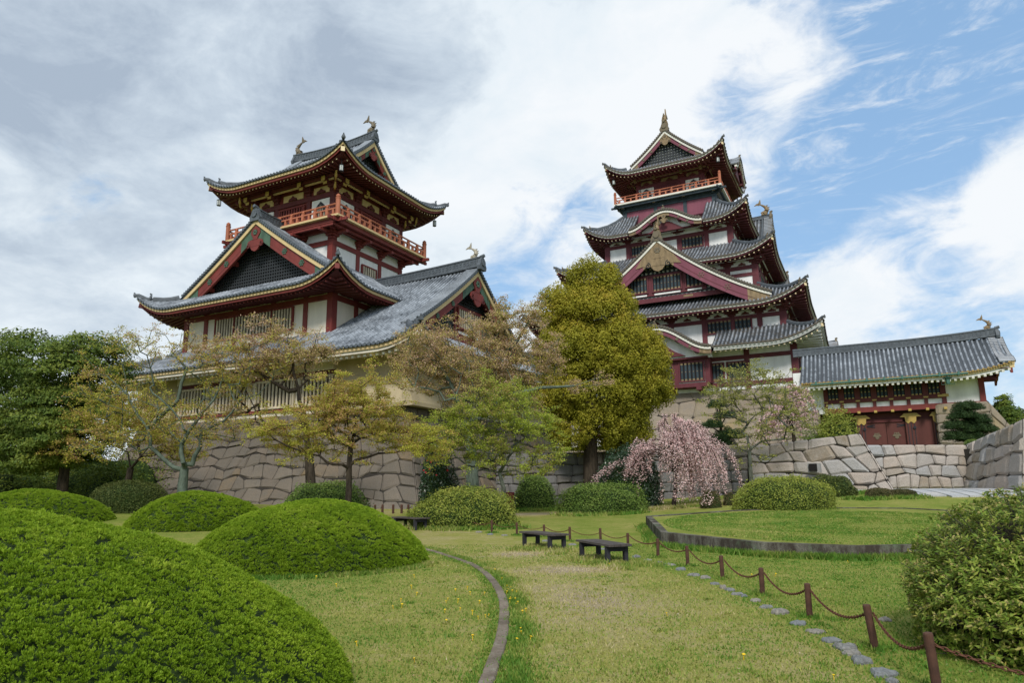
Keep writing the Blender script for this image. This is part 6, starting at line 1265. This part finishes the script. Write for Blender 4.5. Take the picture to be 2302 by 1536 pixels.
# terrace plants
c = at(1884, 985, 43.5); c[2] = 3.75
shrub('shrub', 'yellow-green leafy shrub standing on the boulder wall by the red gate', (c[0], 43.5, 0), (1.35, 1.1, 2.6), 9000, .13, 'lf_azalea', base_z=3.6, lump=.16, depth=.35, power=2.6, stray=.3)
c = at(1835, 985, 44.5); shrub('shrub', 'thin feathery green shrub beside the pale weeping cherry on the terrace', (c[0], 44.5, 0), (1.3, .9, 1.9), 3500, .12, 'lf_hedge', base_z=3.6, lump=.2, depth=.6, core='coreb', stray=.4)
def pads(name, label, base, L, mat, cat='tree', sz=.13):
    root = empty(name, base, 0, label, cat); base = np.array(base); P = []; A, B, ra, rb = [np.zeros(3)], [np.array([0, 0, L[0][2]])], [.13], [.05]
    for x, y, z, rx, rz in L:
        A.append(np.array([0, 0, z*.75])); B.append(np.array([x, y, z-.1])); ra.append(.07); rb.append(.03); n_ = int(5200*rx*rx); u = unit(rng.normal(size=(n_, 3))); u[:, 2] = np.abs(u[:, 2])*1-.15; P.append(np.array([x, y, z])+u*np.array([rx*.85, rx*.75, rz*1.9])*(.35+.65*rng.random((n_, 1)))*(1+.18*np.sin(u[:, 0:1]*9+x*5)))
    tubes('trunk', A, B, ra, rb, 'bark_dark', root, (0, 0, 0), 7); C = np.concatenate(P); leaves('crown', C, sz, mat, root, nrm=np.array([0, 0, 1.]), nb=.45, asp=.16)
    return root
c = at(2182, 1000, 47); pads('pine_tree', 'cloud-pruned dark pine on the terrace before the gatehouse base', (c[0], 47, 3.75), [(.1, 0, 3.05, 1.15, .32), (-.25, 0, 2.45, 1.25, .38), (.75, .1, 2.15, 1.15, .35), (-.9, 0, 1.75, .95, .36), (.5, 0, 1.55, 1.3, .4), (1.3, 0, 1.5, .8, .3), (-1.0, 0, 1.0, .95, .4), (.2, 0, .9, 1.2, .4)], 'lf_pine', sz=.17)
c = at(2186, 1000, 45.2); shrub('topiary_bush', 'small clipped round-topped bush in front of the cloud-pruned pine', (c[0], 45.2, 0), (.56, .5, .85), 5000, .05, 'lf_hedge', base_z=3.7, lump=.02, power=3.2)
c = at(2228, 1000, 46); shrub('shrub', 'small dark shrub right of the clipped topiary bush', (c[0], 46, 0), (.65, .5, .85), 3000, .08, 'lf_ever', base_z=3.7, lump=.08)
c = at(1640, 1000, 42); pads('pine_tree', 'small dark pine with flat pads of needles left of the slim yellow-green tree', (c[0], 43.5, 3.7), [(-.2, 0, 3.0, .75, .25), (.3, 0, 2.3, .9, .25), (-.5, 0, 1.7, .9, .3), (.5, 0, 1.0, 1.1, .4), (-.2, 0, .6, 1.2, .4)], 'lf_pine', sz=.15)
# far trees right
for x, y, Y, L, lb in ((2262, 940, 95, [(2258, 935, 16, 32, 1.8), (2255, 905, 8, 18, 1)], 'dark pointed conifer beyond the gatehouse at the right edge'), (2300, 960, 100, [(2300, 950, 36, 32, 3), (2270, 965, 24, 20, 2)], 'rounded green tree cut by the right edge beyond the gatehouse')):
    b = at(x, 1000, Y); b[2] = 3.5; clumptree('distant_tree', lb, b, tr((0, 0, 2), (0, 0, 4)), pe(Y, *L), 120, .8, 60, .3, 'lf_ever', 'bark_dark', .3, shell=.3, limbs=15)
# hedges and bushes
def bush(px, pyb, Y, wpx, pyt, lb, mat, n_, ls, ry=None, **k):
    x = at(px, 1100, Y)[0]; rx = wpx/2/FPX*Y; zt = at(px, pyt, Y)[2]-ghf(x, Y); nm = k.pop('nm', 'clipped_bush'); return shrub(nm, lb, (x, Y, 0), (rx, ry or rx*.8, zt), n_, ls, mat, **k)
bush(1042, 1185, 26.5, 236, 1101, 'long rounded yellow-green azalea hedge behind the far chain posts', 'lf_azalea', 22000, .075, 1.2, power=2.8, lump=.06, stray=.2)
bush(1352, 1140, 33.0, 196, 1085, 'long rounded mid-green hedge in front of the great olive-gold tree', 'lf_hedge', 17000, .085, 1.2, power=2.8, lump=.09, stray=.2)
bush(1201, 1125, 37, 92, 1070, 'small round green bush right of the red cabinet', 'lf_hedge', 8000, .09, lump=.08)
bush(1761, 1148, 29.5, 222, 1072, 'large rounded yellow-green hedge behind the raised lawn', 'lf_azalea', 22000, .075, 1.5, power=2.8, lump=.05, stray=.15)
bush(1868, 1110, 34, 110, 1068, 'darker clipped bush peeking out behind the large rounded hedge', 'lf_olive', 8000, .085, lump=.06)
bush(1975, 1122, 32.2, 62, 1098, 'low brownish clipped bush, left half of the pair by the paving', 'lf_brown', 5000, .06, .5, power=3, lump=.05)
bush(2026, 1120, 32.4, 66, 1101, 'low brownish clipped bush, right half of the pair by the paving', 'lf_brown', 5000, .06, .5, power=3, lump=.05)
bush(1597, 1130, 32.5, 46, 1104, 'small brown bush under the pink weeping cherry', 'lf_brown', 3500, .06, lump=.1)
bush(1640, 1128, 33.0, 30, 1108, 'tiny brown bush between the weeping cherry and the large hedge', 'lf_brown', 2200, .06, lump=.1)
bush(292, 1150, 34, 172, 1078, 'dark olive dome-shaped bush behind the left juniper mounds', 'lf_olive', 16000, .085, 1.6, lump=.03)
bush(735, 1150, 30, 196, 1083, 'green dome bush behind the slender cherry trunk', 'lf_hedge', 15000, .085, 1.6, lump=.06, stray=.1)
bush(985, 1105, 33.5, 92, 1018, 'dark glossy camellia with a few red flowers beside the tower base corner', 'lf_dark', 8000, .13, lump=.16, depth=.3, power=1.8, nm='camellia_bush')
bush(1410, 1110, 37.5, 160, 1000, 'big dark green bush behind the pink weeping cherry', 'lf_dark', 15000, .13, 1.6, lump=.1, depth=.25, nm='camellia_bush')
bush(1790, 1100, 36, 60, 1076, 'small fern-like bush left of the darker clipped bush at the wall foot', 'lf_olive', 3000, .1, lump=.1)
for i in range(9):
    m = MB(); p = at(960+rng.uniform(-22, 55), rng.uniform(1032, 1070), 32.7); m.lathe(p, [(.01, -.03), (.045, 0), (.045, .03), (.015, .045)], 'redflower' if 'redflower' in M else 'red', 6); o = m.build('flower', [q_ for q_ in COL.objects if q_.name.startswith('camellia_bush')][0]); o.matrix_parent_inverse = Matrix.Translation(-Vector(o.parent.location))
cb = [o for o in COL.objects if o.name.startswith('camellia_bush')][0]
# big rhododendron-like shrub, bottom right
def bigshrub():
    c = np.array([5.62, 7.15]); z0 = ghf(*c); root = empty('large_shrub', (c[0], c[1], z0), 0, 'large leafy shrub with long leathery leaves and pale buds at the right edge', 'bush')
    E = [((.1, 0, .5), (1.6, 1.5, 1.1)), ((.9, .2, .6), (1.4, 1.3, 1.12)), ((-.62, -.25, .35), (1.02, 1.1, .72))]
    ns = 11500; k = rng.choice(3, ns, p=[.42, .28, .30]); u = unit(rng.normal(size=(ns, 3))); u[:, 2] = np.where(rng.random(ns) < .5, np.abs(u[:, 2]), u[:, 2]); cc_ = np.array([e[0] for e in E])[k]; rr = np.array([e[1] for e in E])[k]
    lo_ = u[:, 2] < 0; hx_ = np.hypot(u[:, 0], u[:, 1])+1e-6; fx_ = np.where(lo_, .97/np.maximum(hx_, .35), 1)[:, None]; sh_ = u*np.concatenate([fx_, fx_, np.ones((ns, 1))], 1); P = cc_+sh_*rr*(.80+.24*rng.random((ns, 1))**.8); P[:, 2] = np.where(P[:, 2] < .03, rng.uniform(.02, .5, ns), P[:, 2]); ax = unit(u/rr+np.array([0, 0, .7])+rng.normal(size=(ns, 3))*.3)
    m_ = 9; K_ = np.repeat(np.arange(ns), m_); A_ = ax[K_]; pr = unit(np.cross(A_, rng.normal(size=A_.shape))); d = unit(A_*rng.uniform(.05, .9, (len(K_), 1))+pr); B0 = P[K_]-A_*rng.uniform(0, .07, (len(K_), 1)); L = rng.uniform(.04, .075, (len(K_), 1)); sd_ = unit(np.cross(d, A_)); w = L*.17; dn = -A_*L*.12
    V = np.stack([B0, B0+d*L*.45+sd_*w, B0+d*L+dn, B0+d*L*.45-sd_*w], 1).reshape(-1, 3); i = np.arange(len(K_))*4; npmesh('foliage', V, np.stack([i, i+1, i+2, i+3], 1), 'lf_rhodo', np.clip(rng.random(len(K_))*.98, 0, 1), root)
    q = P[rng.random(ns) < .45]; tt_ = np.repeat(q, 4, 0)+rng.normal(0, .008, (len(q)*4, 3)); leaves('bud_tips', tt_, .03, 'lf_bud', root, nb=.1, asp=.5)
    tubes('stems', np.tile([.0, 0, -.05], (ns//3, 1))+rng.normal(0, .25, (ns//3, 3))*np.array([1, 1, 0]), P[::3][:ns//3], np.full(ns//3, .009), np.full(ns//3, .003), 'twig', root, (0, 0, 0), 4)
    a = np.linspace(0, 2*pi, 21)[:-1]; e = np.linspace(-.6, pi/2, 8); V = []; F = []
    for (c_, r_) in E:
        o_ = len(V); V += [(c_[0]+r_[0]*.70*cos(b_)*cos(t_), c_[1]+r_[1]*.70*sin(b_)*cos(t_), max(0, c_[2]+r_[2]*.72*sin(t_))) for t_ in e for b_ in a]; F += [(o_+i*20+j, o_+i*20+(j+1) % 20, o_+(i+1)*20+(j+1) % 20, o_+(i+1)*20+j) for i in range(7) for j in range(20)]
    npmesh('shade_core', V, F, 'coreb', None, root, smooth=True)  # dark brown shells, colour stands in for shade behind the leaves
bigshrub()
# distant belt of woodland to the horizon
n_ = 26000; az = rng.uniform(-1.25, 1.25, n_); d_ = rng.uniform(170, 260, n_); hh = 6+4*np.sin(az*17)+3*np.sin(az*41+1); C = np.stack([d_*np.sin(az), d_*np.cos(az), rng.random(n_)*np.clip(hh, 2, 14)], -1); o = leaves('distant_wood', C, 2.4, 'lf_ever', nb=.3, asp=.9); tag(o, kind='stuff', label='belt of woodland far behind the garden')

# turf blades and weeds
n_ = 150000; Yb = 3.2+rng.random(n_)**1.5*17; Xb = rng.uniform(-.62, .9, n_)*Yb*.95; 
def bladefield(name, X, Y, h, mat, w=.0045, zf=gh):
    Z = zf(X, Y); n_ = len(X); az = rng.uniform(0, 2*pi, n_); ln = rng.uniform(.1, .9, n_)*h; H = h*rng.uniform(.5, 1.2, n_); s_ = w*(1+Y*.12); ax, ay = np.cos(az)*s_, np.sin(az)*s_; bx = rng.uniform(0, 2*pi, n_)
    P0 = np.stack([X-ax, Y-ay, Z], -1); P1 = np.stack([X+ax, Y+ay, Z], -1); P2 = np.stack([X+np.cos(bx)*ln, Y+np.sin(bx)*ln, Z+H], -1); V = np.stack([P0, P1, P2], 1).reshape(-1, 3); i = np.arange(n_)*3
    dr = dryness(X, Y) if zf is gh else np.full(n_, .24); pn = np.sin(X*2.1+np.sin(Y*1.3)*2)*np.sin(Y*1.7+np.sin(X*.9)*2)*.5+np.sin(X*6+Y*2.3)*np.sin(Y*5.1-X*1.7)*.28
    return npmesh(name, V, np.stack([i, i+1, i+2], 1), mat, np.clip(dr*.78+pn*.34+rng.normal(0, .17, n_), 0, 1))
M['blade'] = attrmat('turf_blade', [(0, (.085, .195, .022)), (.3, (.195, .27, .045)), (.55, (.34, .335, .09)), (.8, (.45, .385, .19)), (1, (.50, .43, .27))], .25, hue_noise=0.0)
tag(bladefield('grass', Xb, Yb, .028+.0*Yb, 'blade'), kind='stuff', label='short mixed green and straw turf')
# longer green grass along kerbs, posts, benches and the mound foot
SX, SY, SH = [], [], []
def tuft(x, y, n_, s_, h): SX.append(x+rng.normal(0, s_, n_)); SY.append(y+rng.normal(0, s_, n_)); SH.append(np.full(n_, h)*rng.uniform(.5, 1.3, n_))
for p in KS: tuft(p[0]+.17+rng.uniform(-.03, .1), p[1], 150, .07, .05); tuft(p[0]-.13, p[1], 35, .04, .03)
for p, t_ in posts: tuft(p[0], p[1], 160, .09, .06)
for q in ((1.5, 15.9), (2.08, 14.3), (2.0, 16.4), (2.6, 15.0), (1.8, 15.2), (2.3, 15.7), (.28, 18.7), (1.0, 17.6), (.74, 19.5), (1.43, 18.3), (.7, 18.4), (-3.6, 26.3), (2.9, 14.9)): tuft(q[0], q[1], 420, .2, .09)
for i in range(n_ and len(RING)):
    p, q = np.array(RING[i]), np.array(RING[(i+1) % len(RING)])
    if i in (0, 1, 2, 3, 4, 5, 11):
        for t_ in np.linspace(0, 1, 26): v = p+(q-p)*t_; dd = v-np.array([cxr, cyr]); v = v+dd/np.linalg.norm(dd)*.1; tuft(v[0], v[1], 190, .10, .13)
for t_ in np.linspace(pi*1.02, pi*2.0, 70): tuft(-4.45+2.6*cos(t_), 15.7+2.55*sin(t_), 120, .09, .075)
for k_ in range(260): y = 3.4+rng.random()**1.3*15; x = rng.uniform(-.3, .85)*y*.9; tuft(x, y, 46, .045, .035)
for (px, Yq, w) in ((1042, 25.3, 2.1), (1352, 31.6, 2.0), (1200, 35.6, 1.4), (1760, 28.1, 2.1), (2000, 31.5, 1.8), (1520, 33.5, 2.4), (1900, 34, 1.5)):
    x0 = at(px, 1100, Yq)[0]
    for t_ in np.linspace(-1, 1, 24): tuft(x0+t_*w, Yq+rng.normal(0, .2)+.5*t_*t_, 90, .14, .16)
tag(bladefield('long_grass', np.concatenate(SX), np.concatenate(SY), np.concatenate(SH), 'blade2' if 'blade2' in M else 'blade', .006), kind='stuff', label='longer fresh green grass along kerbs, posts and bench legs')
xr = rng.uniform(4.2, 17, 90000); yr = rng.uniform(15.8, 29.5, 90000); ok = ((xr-cxr)**2/6.0**2+(yr-cyr)**2/6.2**2) < 1; xr, yr = xr[ok], yr[ok]
tag(bladefield('lawn_grass', xr, yr, .035, 'blade', .006, zf=lambda X, Y: .24+.030*np.maximum(0, Y-16)+.004*X), kind='stuff', label='short green grass on the raised lawn')
# litter: fallen leaves and petals
M['litter'] = attrmat('fallen_leaf', [(0, (.16, .08, .03)), (.5, (.30, .19, .09)), (.8, (.45, .38, .28)), (1, (.7, .62, .58))], .1)
yl = 3.6+rng.random(900)**1.2*24; xl = rng.uniform(-.35, .9, 900)*yl*.85; tag(leaves('leaf_litter', np.stack([xl, yl, gh(xl, yl)+.02], -1), .028, 'litter', nb=.75, asp=.6, var=.5), kind='stuff', label='fallen leaves and petals strewn over the turf')
# dandelions
M['yellow'] = flat('dandelion_yellow', (.75, .50, .015), .6)
DP = [(1128, 1305), (1140, 1322), (1144, 1330), (1150, 1327), (1153, 1334), (1160, 1336), (1138, 1337), (1148, 1349), (1152, 1352), (1146, 1356), (1158, 1354), (1161, 1364), (1165, 1362), (1183, 1378), (1176, 1383), (1160, 1447), (1191, 1443), (1006, 1352), (1004, 1358), (1000, 1380), (1029, 1357), (1057, 1339), (1024, 1333), (1050, 1327), (1077, 1359), (1034, 1375), (1092, 1390), (1098, 1389), (1075, 1394), (1062, 1384), (1002, 1403), (1063, 1441), (1368, 1272), (1500, 1386), (1170, 1421), (1172, 1429), (1088, 1339),
      (583, 1280), (587, 1270), (545, 1255), (645, 1270), (690, 1257), (660, 1252), (810, 1275), (811, 1280), (890, 1282), (865, 1262), (832, 1287), (965, 1268), (968, 1263), (932, 1300), (926, 1325), (901, 1355), (903, 1368), (884, 1370), (936, 1341), (650, 1302), (710, 1303), (757, 1321), (803, 1454), (932, 1490), (1690, 1298), (1742, 1297), (1907, 1266), (1875, 1530), (1672, 1485), (1660, 1296), (1112, 1286)]
pr = None
for i, (x, y) in enumerate(DP):
    p = gp(x, y)
    if pr is None:
        m = MB(); m.lathe((0, 0, 0), [(.004, 0), (.004, .045), (.006, .05), (.017, .056), (.019, .060), (.012, .066), (.003, .068)], 'yellow', 9); o = pr = m.build('dandelion')
    else: o = pr.copy(); COL.objects.link(o)
    o.location = [float(v) for v in p]; s_ = .6+.38*random.random(); o.scale = (s_, s_, s_); o.rotation_euler = (random.uniform(-.3, .3), random.uniform(-.3, .3), 0); tag(o, 'small yellow dandelion flower growing in the turf', 'dandelion', 'dandelions in the turf')
